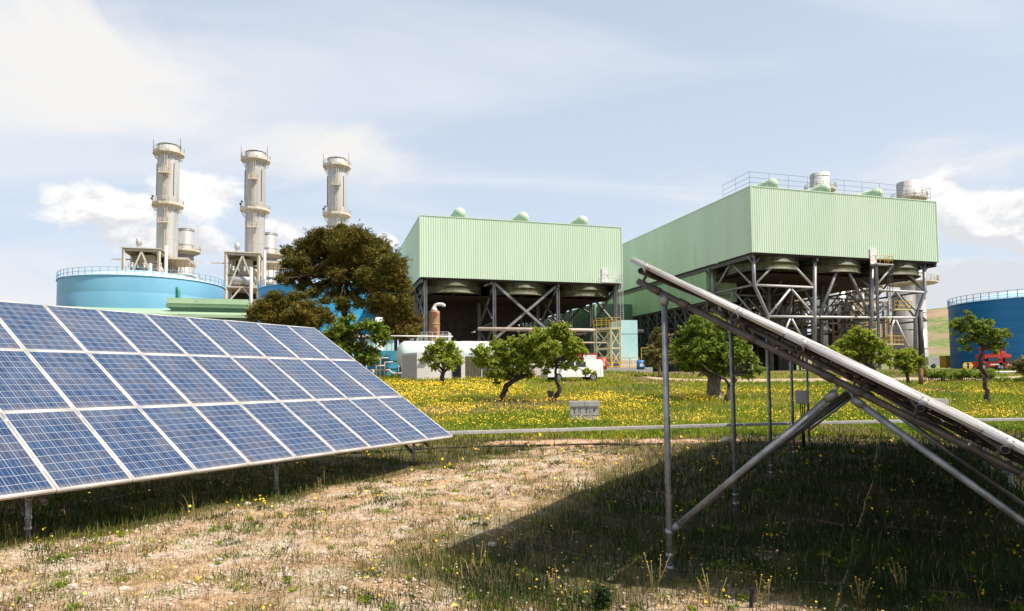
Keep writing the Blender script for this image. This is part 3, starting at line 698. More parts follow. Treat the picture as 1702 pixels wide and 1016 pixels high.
# turbine hall between the two
c = V3((.1284 * 125, 125, BASEZ))
mb = MB(); mb.corrugated(c, U, 34, 13.1, -W_, .5, .06); mb.corrugated(c + W_ * 60, -W_, 60, 13.1, -U, .5, .06); mb.obox(c + U * .1 + W_ * .1, U * 33.8, W_ * 59.8, V3((0, 0, 13.15)))
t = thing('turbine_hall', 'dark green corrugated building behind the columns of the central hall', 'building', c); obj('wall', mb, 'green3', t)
mb = MB(); mb.tube([c - W_ * .3 - U * .2, c + V3((0, 0, 13)) - W_ * .3 - U * .2], .35, 8); obj('downpipe', mb, 'green3', t)
# ---------------------------------------------------------------- storage tanks
def tank(label, cx, cy, r, zt, zb, m, roofm='roofl', npost=64):
    root = thing('storage_tank', label, 'tank', (cx, cy, zb)); mb = MB(); H = zt - zb; n = 96
    prof = [(r, -1.0)]
    k = 6
    for i in range(k): prof += [(r, H * i / k + .02), (r, H * (i + 1) / k - .03), (r - .004, H * (i + 1) / k - .015)]
    prof += [(r, H), (r + .12, H), (r + .12, H - .15), (r + .12, H)]
    mb.lathe(prof[:-2], (cx, cy, zb), n); o = obj('shell', mb, m, root)
    mb = MB(); mb.lathe([(r + .14, H + .0), (r + .14, H + .08), (r * .6, H + r * .12), (r * .3, H + r * .17), (.01, H + r * .185)], (cx, cy, zb), n); obj('roof', mb, roofm, root)
    mb = MB(); R = r + .02
    for i in range(npost):
        t = 2 * PI * i / npost; p = V3((cx + R * math.cos(t), cy + R * math.sin(t), zt + .05)); mb.beam(p, p + V3((0, 0, 1.15)), .07)
    for hh in (.6, 1.18):
        pts = [(cx + R * math.cos(t), cy + R * math.sin(t), zt + hh) for t in np.linspace(0, 2 * PI, 97)]; mb.tube(pts, .035, 5, caps=False)
    obj('railing', mb, 'steelw' if m == 'bluelx' else m, root)
    return root
t1 = tank('large light blue storage tank with railing, farthest left', -60.2, 108, 12, 17.7, 3, M['bluel'])
mb = MB(); 
for (px, r, m) in ((323, .22, 0),):
    p = at(317, 478, 97.6); q = at(317, 500, 97.6); a = V3((-60.2, 108, 0)); d = (V3((p.x, p.y, 0)) - a).normalized() * 12.35 + a
    mb.tube([(d.x - d.x * 0, d.y, 15.9), (d.x, d.y, 16.3)] if 0 else [(d.x, d.y, 3), (d.x, d.y, 15.7), (d.x - .3, d.y + .1, 16.2), (d.x - .9, d.y + .5, 16.3)], r, 10)
obj('fill_pipe', mb, mat('green_pipe', (.02, .22, .12), rough=.5), t1)
tank('blue storage tank half hidden behind the big pine', -33.2, 119.5, 12, 17.9, 3, M['blued'] if 0 else mat('mid_blue_tank', (.02, .25, .48), (.03, .29, .53), .15, .5))
tank('deep blue storage tank with pale domed roof at the far right edge', 81, 103, 10.6, 13.0, 2.8, M['blued'], npost=56)
# ---------------------------------------------------------------- chimneys and heat recovery units (left)
D0 = 180.; S0 = at(274, 620, D0); S0.z = BASEZ
def chimney(label, grp):
    c = S0; root = thing('chimney', label, 'chimney', c, grp); b = BASEZ
    ztop = 67.4; prof = [(3.25, 0), (3.22, 38), (3.0, 50), (2.95, 51), (2.95, 64), (2.55, ztop - b - .4), (2.55, ztop - b), (2.35, ztop - b), (2.35, ztop - b - 3)]
    prof = [(2.66, 0), (2.66, 30.), (2.68, 47.5), (2.76, 48), (2.76, 62), (2.76, ztop - b), (2.56, ztop - b), (2.56, ztop - b - 3)]
    mb = MB(); mb.lathe(prof, c, 40)
    for zz in np.arange(8, 62, 6.): mb.lathe([(2.67, zz), (2.74, zz + .08), (2.67, zz + .16)], c, 40)
    obj('shaft', mb, 'stack', root)
    mb = MB(); mb.lathe([(.01, ztop - b - 2.9), (2.57, ztop - b - 2.9)], c, 32); mb.lathe([(2.77, ztop - b - .35), (2.82, ztop - b - .3), (2.82, ztop - b)], c, 32); obj('flue_mouth', mb, 'soffit', root)
    for zc in (64.9, 50.4):
        z = zc - b; mb = MB(); n = 10
        mb.lathe([(2.7, z - .7), (4.0, z), (4.08, z + .0), (4.08, z + .7), (4.0, z + .7), (3.95, z + .12), (2.7, z + .1)], c, n, smooth=False, a0=.2); p = obj('platform', mb, 'cream', root)
        mb = MB(); pts = [c + V3((4.0 * math.cos(.2 + 2 * PI * i / n), 4.0 * math.sin(.2 + 2 * PI * i / n), z + .7)) for i in range(n)]; rail(mb, pts, 1.1, .05, 1.4, (.55,), True); obj('railing', mb, 'cream', p)
        mb = MB()
        for i in range(n): t = .2 + 2 * PI * (i + .5) / n; e = V3((math.cos(t), math.sin(t), 0)); mb.beam(c + e * 3. + V3((0, 0, z - 1.6)), c + e * 4.0 + V3((0, 0, z)), .15)
        obj('bracket', mb, 'cream', p)
    for z0, z1, off in ((5, 26.5, 0.), (24, 47.4, .9), (48.2, 58., -.2), (49, 61.8, .35)):
        a = -PI / 2 + .22 + off * .15; e = V3((math.cos(a), math.sin(a), 0)); s = V3((-e.y, e.x, 0)); p = c + e * 3.45
        mb = MB(); ladder(mb, p + V3((0, 0, z0)), p + V3((0, 0, z1)), s, .55, True, .06, .8); obj('ladder', mb, 'cream', root)
    for zz in (43.0, 56.6, 27.5):
        a = -PI / 2 + .2; e = V3((math.cos(a), math.sin(a), 0)); s = V3((-e.y, e.x, 0)); mb = MB(); o = c + e * 3.0 - s * 1.3 + V3((0, 0, zz - b + 2))
        mb.obox(o, s * 2.6, e * 1.5, V3((0, 0, .3))); p = obj('rest_platform', mb, 'cream', root)
        mb = MB(); q = o + V3((0, 0, .3)); rail(mb, [q, q + e * 1.45, q + e * 1.45 + s * 2.5, q + s * 2.5], 1.1, .06, .8); obj('railing', mb, 'cream', p)
    for a in (-.6, -2.6): mb = MB(); e = V3((math.cos(a), math.sin(a), 0)); mb.beam(c + e * 2.85 + V3((0, 0, 50)), c + e * 2.85 + V3((0, 0, 59)), .12); obj('conduit', mb, 'steeld', root)
    for a in (-2.9, -.3, 1.2): mb = MB(); e = V3((math.cos(a), math.sin(a), 0)); p = c + e * 3.95 + V3((0, 0, 62)); mb.beam(p, p + V3((0, 0, 4.0)), .08); obj('lightning_rod', mb, 'steeld', root)
    for a, zz in ((-2.6, 49.2), (-2.3, 49.6)): mb = MB(); e = V3((math.cos(a), math.sin(a), 0)); mb.ball(c + e * 3.95 + V3((0, 0, zz)), .32, 8, 6); obj('warning_lamp', mb, 'steeld', root)
    return root
def silver_stack(label, grp):
    c = at(304, 620, 187); c.z = BASEZ; root = thing('bypass_stack', label, 'chimney', c, grp); mb = MB(); H = 42.5
    mb.lathe([(2.3, 0), (2.3, H), (2.2, H), (2.2, H - 2)], c, 28)
    for zz in (H - .5, H - 4.6, H - 8.5, H - 13.5, H - 18): mb.lathe([(2.3, zz), (2.42, zz + .1), (2.42, zz + .3), (2.3, zz + .4)], c, 28)
    obj('shaft', mb, 'silver', root); mb = MB(); mb.lathe([(.01, H - 1.9), (2.2, H - 1.9)], c, 28); mb.lathe([(2.33, H - .35), (2.4, H - .3), (2.4, H)], c, 28); obj('flue_mouth', mb, 'soffit', root)
    z = H - 6.5; mb = MB(); mb.lathe([(2.4, z - .9), (4.2, z), (4.2, z + .5), (2.4, z + .3)], c, 10, smooth=False); p = obj('platform', mb, 'cream', root)
    mb = MB(); rail(mb, [c + V3((4.1 * math.cos(i * PI / 5), 4.1 * math.sin(i * PI / 5), z + .5)) for i in range(10)], 1.1, .06, 1.3, (.55,), True); obj('railing', mb, 'cream', p)
    mb = MB(); mb.box(c + V3((3.2, -1, H - 21)), 2.2, 2.2, 3, U); mb.box(c + V3((4, -1.4, H - 22.6)), 3.2, 2.2, .25, U); obj('inlet_box', mb, 'cream', root)
    return root
G0 = at(201.3, 620, 156.); G0.z = BASEZ
def recovery_unit(label, grp):
    Q = lambda a, b, z=0.: V3((G0.x, G0.y, 0)) + U * a + W_ * b + V3((0, 0, z)); root = thing('heat_recovery_unit', label, 'industrial plant', G0, grp)
    zt, zm, zl = 34., 25.3, 21.2; wd, dp = 7.6, 22
    mb = MB()
    for b in (0, 7.3, 14.6, 22):
        for a in (0, wd): mb.beam(Q(a, b, BASEZ), Q(a, b, zt), .55)
    obj('column', mb, 'cream', root)
    mb = MB(); mb.obox(Q(-.5, -.5, zt), U * (wd + 1), W_ * (dp + 1), V3((0, 0, .25))); mb.beam(Q(0, 0, zt - .35), Q(wd, 0, zt - .35), .4); mb.beam(Q(wd, 0, zt - .5), Q(wd, dp, zt - .5), .4); mb.beam(Q(0, 0, zt - .5), Q(0, dp, zt - .5), .4)
    obj('roof', mb, 'cream', root)
    mb = MB()
    for zz in (zm, zl): mb.obox(Q(-.2, -.2, zz), U * (wd + .4), W_ * dp, V3((0, 0, .3)))
    mb.obox(Q(-.2, 3.0, 29.0), U * (wd + .4), W_ * (dp - 3), V3((0, 0, .2)))
    obj('deck', mb, 'cream', root)
    mb = MB()
    for z0, z1 in ((zm + .3, zt - .6), (zl - 7.5, zl), (zl + .3, zm - .1)):
        if z1 - z0 > 5: mb.beam(Q(wd * .5, 0, z1), Q(.9, 0, z0), .35); mb.beam(Q(wd * .5, 0, z1), Q(wd - .9, 0, z0), .35)
    mb.beam(Q(wd * .45, -.02, zm - .2), Q(.3, -.02, zl), .35); mb.beam(Q(wd * .55, -.02, zm - .2), Q(wd - .3, -.02, zl), .35)
    obj('brace', mb, 'cream', root)
    mb = MB(); mb.tube([Q(.6, 2, 27.4), Q(1.0, 2, 27.4), Q(6.6, 2, 27.4), Q(7.0, 2, 27.4)], [.5, 1.15, 1.15, .5], 20); obj('drum', mb, 'silver', root)
    mb = MB(); mb.box(Q(4, 10, 31), 3.2, 12, 4.5, U); mb.box(Q(1.2, 6, 31), 1.3, 3, 4, U); mb.box(Q(4, 12, 27), 6, 14, 3.5, U); mb.ball(Q(6.5, 4.5, 29.5), 1.3); obj('casing', mb, 'cream', root)
    mb = MB(); rr = random.Random(3)
    for i in range(22):
        a, b, zz = rr.uniform(.6, 7), rr.uniform(.4, 5), rr.uniform(22, 33); L = rr.uniform(1, 4)
        if i % 2: mb.tube([Q(a, b, zz), Q(a, b, zz - L)], rr.uniform(.06, .2), 6)
        else: mb.tube([Q(a, b, zz), Q(min(a + L, 7.2), b, zz), Q(min(a + L, 7.2), b, zz - 1.2)], rr.uniform(.06, .18), 6)
    for i in range(4): mb.tube([Q(1.6 + i * 1.3, 1, 29.2), Q(1.6 + i * 1.3, 1, 30.3)], .3, 8); mb.ball(Q(1.6 + i * 1.3, 1, 30.5), .35, 8, 6)
    obj('pipework', mb, 'stack', root)
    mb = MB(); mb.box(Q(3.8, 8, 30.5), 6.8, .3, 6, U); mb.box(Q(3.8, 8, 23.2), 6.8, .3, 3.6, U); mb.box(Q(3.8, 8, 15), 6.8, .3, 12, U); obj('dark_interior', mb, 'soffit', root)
    mb = MB(); mb.tube([Q(6.0, -1.2, 10), Q(6.0, -1.2, 30.3)], .42, 12); mb.tube([Q(8.9, 1.2, 10), Q(8.9, 1.2, 35.2)], .42, 12); mb.tube([Q(9.2, 4, 28.6), Q(14, 4, 28.6), Q(15.2, 4, 28.2), Q(15.6, 4, 27), Q(15.6, 4, 12)], .45, 12); obj('riser_pipe', mb, 'stack', root)
    mb = MB()
    for a, b, r, h in ((2.0, 5, .45, 3.0), (2.0, 5, .6, 1.2), (3.9, 6, .75, 1.1), (4.9, 8, .12, 1.6), (1.0, 9, .1, 3.5), (6.2, 5, .35, 1.0)): mb.tube([Q(a, b, zt), Q(a, b, zt + h)], r, 12)
    mb.tube([Q(2.0, 5, zt + 1.9), Q(2.0, 5, zt + 3.4)], .65, 12)
    obj('roof_vent', mb, 'silver', root)
    mb = MB(); rail(mb, [Q(5.5, 8, zt + .25), Q(wd, 8, zt + .25), Q(wd, dp, zt + .25), Q(wd + 6, dp, zt + .25)], 1.1, .06, 1.5); rail(mb, [Q(wd + .3, 10, 28.5), Q(wd + 7, 10, 28.5), Q(wd + 7, 20, 28.5)], 1.1, .06, 1.5)
    rail(mb, [Q(-7.5, .5, 23.8), Q(0, .5, 23.8)], 1.1, .06, 1.3)
    obj('railing', mb, 'cream', root)
    mb = MB(); mb.obox(Q(wd, 9, 27.8), U * 8.5, W_ * 12, V3((0, 0, .5))); mb.obox(Q(wd, 8, 33.2), U * 5, W_ * 12, V3((0, 0, .5))); mb.obox(Q(wd + .5, 11, 10), U * 6.5, W_ * 9, V3((0, 0, 17.5))); mb.obox(Q(-7.5, .3, 23.5), U * 7.3, W_ * 1.2, V3((0, 0, .25))); mb.obox(Q(1, 8.2, 6), U * 6, W_ * 12, V3((0, 0, 15))); obj('side_platform', mb, 'cream', root)
    mb = MB(); mb.beam(Q(-4.2, 6, 32.3), Q(.2, 6, 32.3), .3); obj('boom', mb, 'pink', root)
    mb = MB()
    for s in range(6): mb.beam(Q(wd + .6 + s * 1.1, 10, 28), Q(wd + .6 + s * 1.1, 10, 33), .14)
    obj('stair_posts', mb, 'cream', root)
    return root
ch = chimney('leftmost of the three tall weathered chimneys, with two ring platforms', 'tall weathered chimneys in a row')
ss = silver_stack('short silver stack right beside the leftmost tall chimney', 'short silver stacks beside the chimneys')
ru = recovery_unit('cream frame full of pipework before the leftmost chimney, above the light blue tank', 'cream framed boiler units')
STEP = .1252 * D0
for i, (a, b, c) in enumerate((('middle one of the three tall weathered chimneys', 'short silver stack right beside the middle tall chimney', 'cream steel frame holding a white drum, between the light blue tank and the pine'),
        ('rightmost of the three tall weathered chimneys, rising behind the big pine', 'short silver stack behind the crown of the big pine', 'cream boiler frame hidden behind the crown of the big pine'))):
    d = U * STEP * (i + 1); copy_tree(ch, d, a); copy_tree(ss, d, b); copy_tree(ru, d, c)
# low green buildings on the left
def px_box(name, lab, cat, p0, D, wpx1, ytop, dep, m, zb=2., roofm=None, over=0., u=U, w2=W_):
    a = at(p0, 600, D); c = V3((a.x, a.y, zb)); zt = at(p0, ytop, D).z
    r = ray(wpx1, 600); t = (c.x * w2.x + c.y * w2.y) / (r.x * w2.x + r.y * w2.y); e = V3((r.x * t, r.y * t, 0)); L = (e - V3((c.x, c.y, 0))).length
    root = thing(name, lab, cat, c); h = zt - zb
    mb = MB(); mb.corrugated(c, u, L, h, -w2, .6, .05); mb.obox(c + w2 * .02, u * L, w2 * dep, V3((0, 0, h))); obj('wall', mb, m, root)
    return root, c, L, h
rt, c, L, h = px_box('green_shed', 'long low dark green shed roofline behind the left solar array', 'building', 20, 82, 408, 521, 14, 'green3')
mb = MB(); o = c + V3((0, 0, h)); mb.prism([(-.4, -.15), (14.4, 2.2), (14.4, 2.5), (-.4, .25)], o - U * .5, W_, (0, 0, 1), U * (L + 1)); obj('roof', mb, 'roofgreen', rt)
rt, c, L, h = px_box('ridge_vent_building', 'green building with overhanging flat roof at the foot of the light blue tank', 'building', 282, 92, 408, 508.5, 5, 'green3', 2.)
mb = MB(); mb.obox(c + V3((0, 0, h - .2)) - U * .5 - W_ * .6, U * (L + 1), W_ * 6, V3((0, 0, .45))); mb.obox(c + V3((0, 0, h + .28)) - U * .3 - W_ * .9, U * (L + .6), W_ * 7, V3((0, 0, .75))); mb.obox(c + V3((0, 0, h - 1.8)) - U * .4 - W_ * .5, U * (L + .8), W_ * 5.8, V3((0, 0, .3))); obj('roof', mb, 'roofgreen', rt)
rt, c, L, h = px_box('green_annex', 'pale green annex wall glimpsed under the big pine', 'building', 540, 86, 655, 560, 8, 'aqua', 2.)
mb = MB(); mb.obox(c + V3((0, 0, h)) - U * .3 - W_ * .4, U * (L + .6), W_ * 8.6, V3((0, 0, .3))); obj('roof', mb, 'white', rt)
mb = MB(); mb.tube([at(630, 600, 80) + V3((0, 0, -6)), at(630, 528, 80)], .5, 20); single('white_column_vessel', mb, M['white'], 'slim white vertical vessel glimpsed behind the lower pine branches', 'tank')
# ---------------------------------------------------------------- plant behind and under the right hall
def vessel(label, px, D, rpx, ytop, m='silver', bands=(), plat=None, zb=3., name='vessel', cat='tank'):
    c = at(px, 600, D); c.z = zb; r = rpx * D / F_PX; zt = at(px, ytop, D).z; root = thing(name, label, cat, c); H = zt - zb
    mb = MB(); mb.lathe([(r, 0), (r, H), (r * .93, H), (r * .93, H - 1.5), (.01, H - 1.5)], c, 36)
    for zz in np.arange(4, H, 4.5): mb.lathe([(r, zz), (r + .06, zz + .05), (r + .06, zz + .2), (r, zz + .25)], c, 36)
    obj('shell', mb, m, root)
    if plat:
        for yp, ex in plat:
            z = at(px, yp, D).z - zb; mb = MB(); mb.lathe([(r, z - .55), (r + ex, z - .1), (r + ex, z + .25), (r, z + .2)], c, 12, smooth=False); p = obj('platform', mb, 'cream', root)
            mb = MB(); n = 14; rail(mb, [c + V3(((r + ex) * math.cos(2 * PI * i / n), (r + ex) * math.sin(2 * PI * i / n), z + .25)) for i in range(n)], 1.2, .06, 1.5, (.6,), True); obj('railing', mb, 'cream', p)
    return root
v1 = vessel('weathered stack top rising over the right end of the right hall roof', 1522, 150, 18, 304, 'stack', plat=((333, 1.2), (472, 2.6)), name='plant_stack', cat='chimney')
vessel('weathered stack top rising over the middle of the right hall roof', 1373, 150, 15.5, 290, 'stack', plat=((318, 1.2),), name='plant_stack', cat='chimney')
vessel('wide white vessel standing behind the middle legs of the right hall', 1390, 146, 26, 470, 'silver')
M['casing'] = mat('dark_casing', (.16, .145, .13), (.24, .225, .21), .6, .6, stretch=(3, 3, .05))
vessel('ribbed dark grey casing column left of the silver stack at the hall end', 1505, 140, 17, 486, 'casing')
vessel('small silver stack behind the outermost right leg of the hall', 1532, 128, 10, 548, 'silver')
def cream_plant(label, px0, px1, D, y0, y1, seed):
    root = thing('boiler_house_frame', label, 'industrial plant', at((px0 + px1) / 2, 600, D)); rr = random.Random(seed); root.location.z = ORG[root.name].z = BASEZ
    xs = [at(p, 600, D).x for p in (px0, px1)]; zs = [BASEZ, at(px0, y0, D).z]; n = max(2, int((xs[1] - xs[0]) / 5)); dep = 14
    Q = lambda x, b, z: V3((x, D + .28 * (x - xs[0]) + b, z)); mb = MB(); cx = np.linspace(xs[0], xs[1], n + 1); lv = np.arange(zs[0] + 4, zs[1] + .1, 3.6)
    for b in (0, 7, 14):
        for x in cx: mb.beam(Q(x, b, zs[0]), Q(x, b, zs[1]), .4)
        for z in lv: mb.beam(Q(xs[0], b, z), Q(xs[1], b, z), .35)
    for i in range(n):
        for j, z in enumerate(lv[:-1]):
            if (i + j) % 2: mb.beam(Q(cx[i], 0, z), Q(cx[i + 1], 0, lv[j + 1]), .22)
    obj('frame', mb, 'ochre', root)
    mb = MB()
    for z in lv: mb.obox(Q(xs[0], .3, z - .1), Q(xs[1], .3, 0) - Q(xs[0], .3, 0), V3((0, 13, 0)), V3((0, 0, .18)))
    obj('deck', mb, 'ochre', root)
    mb = MB()
    for z in lv: rail(mb, [Q(xs[0], -.25, z + .1), Q(xs[1], -.25, z + .1)], 1.15, .05, 1.6)
    obj('railing', mb, 'yellow', root)
    mb = MB(); mk = MB()
    for i in range(80):
        x = rr.uniform(*xs); z = rr.choice(list(lv)) + .3; b = rr.uniform(.5, 7); k = rr.random()
        if k < .4: mb.tube([Q(x, b, z), Q(x, b, z + rr.uniform(1.5, 7))], rr.uniform(.12, .5), 8)
        elif k < .75: mb.tube([Q(x, b, z + 1), Q(min(x + rr.uniform(2, 8), xs[1]), b, z + 1)], rr.uniform(.12, .45), 8)
        else: mk.box(Q(x, b + 1, z + 1.2), rr.uniform(1, 3), 2, rr.uniform(1.2, 2.4), U)
    obj('pipework', mb, 'stack', root); obj('equipment', mk, 'ochre', root)
    mb = MB(); mb.obox(Q(xs[0], 9, zs[0]), Q(xs[1], 9, 0) - Q(xs[0], 9, 0), V3((0, .4, 0)), V3((0, 0, zs[1] - zs[0] - 1))); obj('back_casing', mb, 'steeld', root)
cream_plant('cream and yellow multi-deck plant seen between the left legs of the right hall', 1278, 1362, 150, 486, 600, 3)
cream_plant('cream and yellow multi-deck plant seen between the right legs of the right hall', 1412, 1492, 148, 478, 600, 5)
cream_plant('low rusty pipe frame between the first two legs of the right hall', 1284, 1348, 118, 533, 600, 21)
cream_plant('rusty braced frame with decks behind the ladder of the right hall', 1418, 1470, 122, 500, 600, 22)
cream_plant('brown pipe-filled plant frame in the shade behind the front left leg of the right hall', 1182, 1275, 140, 500, 600, 11)
cream_plant('cream plant frame far behind, glimpsed under the central hall', 760, 1000, 165, 540, 610, 8)
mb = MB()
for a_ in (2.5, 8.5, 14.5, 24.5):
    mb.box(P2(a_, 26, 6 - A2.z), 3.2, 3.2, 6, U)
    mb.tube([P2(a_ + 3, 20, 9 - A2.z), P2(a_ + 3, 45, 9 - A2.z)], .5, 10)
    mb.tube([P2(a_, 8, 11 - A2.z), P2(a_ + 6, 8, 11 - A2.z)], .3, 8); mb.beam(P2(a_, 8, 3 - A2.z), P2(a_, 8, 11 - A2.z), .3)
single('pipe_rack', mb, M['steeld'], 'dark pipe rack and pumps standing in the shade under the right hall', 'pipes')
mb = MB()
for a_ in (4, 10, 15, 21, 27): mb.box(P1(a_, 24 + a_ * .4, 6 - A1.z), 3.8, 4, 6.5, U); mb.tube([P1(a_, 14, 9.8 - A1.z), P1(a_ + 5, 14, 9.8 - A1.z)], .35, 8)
mb.obox(P1(.9, 13, BASEZ - A1.z), U * 18, W_ * 1, V3((0, 0, 13.2)))  # dark slab added to blacken the space where only shade would be
single('machinery_shade_slab', mb, M['soffit'], 'dark machinery under the central hall, with an added dark slab standing in for deep shade', 'machinery')
# ---------------------------------------------------------------- things in the meadow and the yard
def bx(mb, c, sx, sy, sz, u=U): return mb.box(c, sx, sy, sz, u)
# white horizontal tank with its domed end to the left
a = at(668, 610, 60); b = at(860, 610, 60); zc = at(668, 591, 60).z; a.z = b.z = zc; ax = U; R = 1.32
c0 = a + ax * .2; c1 = c0 + ax * 9.6
t = thing('horizontal_tank', 'long white horizontal tank lying behind the white cabin', 'tank', (c0.x, c0.y, gz(c0.x, c0.y)))
mb = MB(); pts = [c0 - ax * .75, c0 - ax * .62, c0 - ax * .35, c0, c1, c1 + ax * .35, c1 + ax * .62, c1 + ax * .75]
mb.tube(pts, [.05, .6, 1.08, R, R, 1.08, .6, .05], 32); obj('shell', mb, mat('pale_aqua_white', (.54, .63, .60), (.62, .70, .66), .7, .45), t)
mb = MB()
for q in (1.2, 5, 8.4): bx(mb, c0 + ax * q - V3((0, 0, R * .9)), .35, 2.2, 1.3)
obj('saddle', mb, 'concrete', t)
mb = MB(); mb.tube([c0 + ax * q + V3((0, 0, R + .45)) for q in (-3.5, 4.5)], .06, 8)
for q in (-2.2, 3.): mb.beam(c0 + ax * q + V3((0, 0, R - .1)), c0 + ax * q + V3((0, 0, R + .45)), .08)
obj('top_pipe', mb, 'white', t)
mb = MB()
for q, hh in ((-1.6, 1.5), (-2.0, 1.9), (-2.35, 1.2)):
    p = c0 + ax * q; g0 = gz(p.x, p.y); mb.tube([(p.x, p.y - .6, g0), (p.x, p.y - .6, g0 + hh), (p.x + .7, p.y - .5, g0 + hh)], .07, 8)
p = c0; g0 = gz(p.x, p.y); mb.tube([(p.x - 2.9, p.y - .8, g0 + .75), (p.x - 1.2, p.y - .8, g0 + .75), (p.x - .9, p.y - .8, g0 + .45), (p.x + 1.2, p.y - .8, g0 + .45)], .09, 8); mb.tube([(p.x - 2.6, p.y - .9, g0), (p.x - 2.6, p.y - .9, g0 + .8)], .12, 8)
single('yard_piping', mb, M['cream'], 'rusty cream pipes and standpipes beside the domed end of the white horizontal tank', 'pipes')
# blue plate behind
p = at(612, 600, 66); q = p + U * 2.6; mb = MB()
mb.obox((p.x, p.y, 1.6), U * 3.0, W_ * 2, (0, 0, 3.2)); 
for zz in (2.2, 3.0, 3.8): mb.obox((p.x - .1, p.y - .1, zz), U * 3.4, W_ * .08, (0, 0, .12))
single('blue_cabinet_house', mb, mat('mid_blue_metal', (.05, .27, .42), (.07, .33, .48), 1, .5), 'blue metal housing left of the white horizontal tank', 'shed')
# brown vertical vessel with a white elbow on its platform
p = at(722, 610, 66); p.z = 2.4; zz = lambda y: at(722, y, 66).z
t = thing('scrubber_vessel', 'brown vertical vessel topped by a white curved elbow, on a railed platform', 'vessel', p)
r = 9.2 * 66 / F_PX; mb = MB(); mb.lathe([(r, 0), (r, zz(521) - p.z), (r * 1.04, zz(520) - p.z), (r * .9, zz(517) - p.z)], p, 24)
for y in (563, 540): mb.lathe([(r, zz(y) - p.z), (r + .05, zz(y) - p.z + .03), (r, zz(y) - p.z + .12)], p, 24)
obj('shell', mb, 'brown', t)
mb = MB(); mb.tube([(p.x + .1, p.y - r, zz(524)), (p.x + .1, p.y - r - .2, zz(524))], .28, 14); mb.tube([(p.x + .12, p.y - r, zz(549)), (p.x + .12, p.y - r - .2, zz(549))], .24, 14); mb.tube([(p.x + .12, p.y - r, zz(557)), (p.x + .12, p.y - r - .2, zz(557))], .24, 14)
obj('manhole', mb, mat('rust_red', (.26, .09, .05), rough=.7), t)
mb = MB(); mb.tube([(p.x, p.y, zz(517)), (p.x + .0, p.y, zz(514)), (p.x + .02, p.y, zz(510.5)), (p.x + .12, p.y, zz(507.5)), (p.x + .4, p.y, zz(506)), (p.x + .85, p.y, zz(506.3)), (p.x + .98, p.y, zz(508)), (p.x + 1.0, p.y, zz(510))], [.36, .30, .19, .17, .17, .17, .17, .17], 14); obj('elbow', mb, 'white', t)
zp = zz(568); mb = MB(); mb.obox((p.x - 1.6, p.y - 1.7, zp - .18), (3.2, 0, 0), (0, 3.2, 0), (0, 0, .18)); 
for sx in (-1.4, 1.4):
    for sy in (-1.5, 1.3): mb.beam((p.x + sx, p.y + sy, 2.), (p.x + sx, p.y + sy, zp - .18), .14)
pl = obj('platform', mb, 'white', t); mb = MB(); rail(mb, [V3((p.x - 1.55, p.y - 1.6, zp)), V3((p.x + 1.55, p.y - 1.6, zp)), V3((p.x + 1.55, p.y + 1.4, zp)), V3((p.x - 1.55, p.y + 1.4, zp))], .85, .025, .5, (.45,), True); obj('railing', mb, 'white', pl)
# white cabin
p = at(676, 626, 57); p.z = gz(p.x, p.y) - .05; hh = at(690, 587, 57).z - p.z
t = thing('site_cabin', 'white metal site cabin with a grey door end, partly behind the small almond tree', 'cabin', p)
uc = V3((math.cos(.25), -math.sin(.25) * -1, 0)); e1 = V3((.80, -.60, 0)); p1 = p + e1 * 1.25 
mb = MB(); mb.prism([(0, 0), (4.1, 0), (4.1, hh), (0, hh)], p1, V3((.985, .17, 0)), (0, 0, 1), V3((-.70, .714, 0)) * 2.3); obj('body', mb, 'white', t)
mb = MB(); d_ = V3((.985, .17, 0)); n_ = V3((.17, -.985, 0)); 
mb.obox(p1 + d_ * 3.0 + n_ * .02 + V3((0, 0, .05)), d_ * .75, n_ * .03, V3((0, 0, 1.8))); obj('door', mb, 'glass', t)
mb = MB(); mb.obox(p1 + d_ * .5 + n_ * .02 + V3((0, 0, hh - .35)), d_ * .7, n_ * .35, V3((0, 0, .06))); obj('awning', mb, 'steelw', t)
mb = MB(); l_ = V3((-.70, .714, 0)); ln = V3((-.714, -.70, 0)); mb.obox(p1 + l_ * .12 + ln * .02 + V3((0, 0, .1)), l_ * 2.0, ln * .02, V3((0, 0, hh - .25))); obj('end_panel', mb, 'plastic', t)
# corrugated fence with a white band roof behind the trees
p = at(772, 626, 59); p.z = gz(p.x, p.y); 
t = thing('screen_fence', 'dark vertical slat screen fence between the small almond tree and the leaning one', 'fence', p)
mb = MB(); 
for i in range(46): mb.obox(p + U * (i * .135), U * .085, W_ * .03, V3((0, 0, 1.95)))
mb.obox(p + W_ * .05, U * 6.2, W_ * .04, V3((0, 0, 1.9))); obj('slats', mb, mat('olive_brown_slat', (.10, .085, .05), (.15, .13, .08), 3, .7), t)
mb = MB()
for i in range(5): mb.obox(p + U * (i * 1.55) - W_ * .03, U * .06, W_ * .03, V3((0, 0, 2.02)))
obj('post', mb, 'white', t)
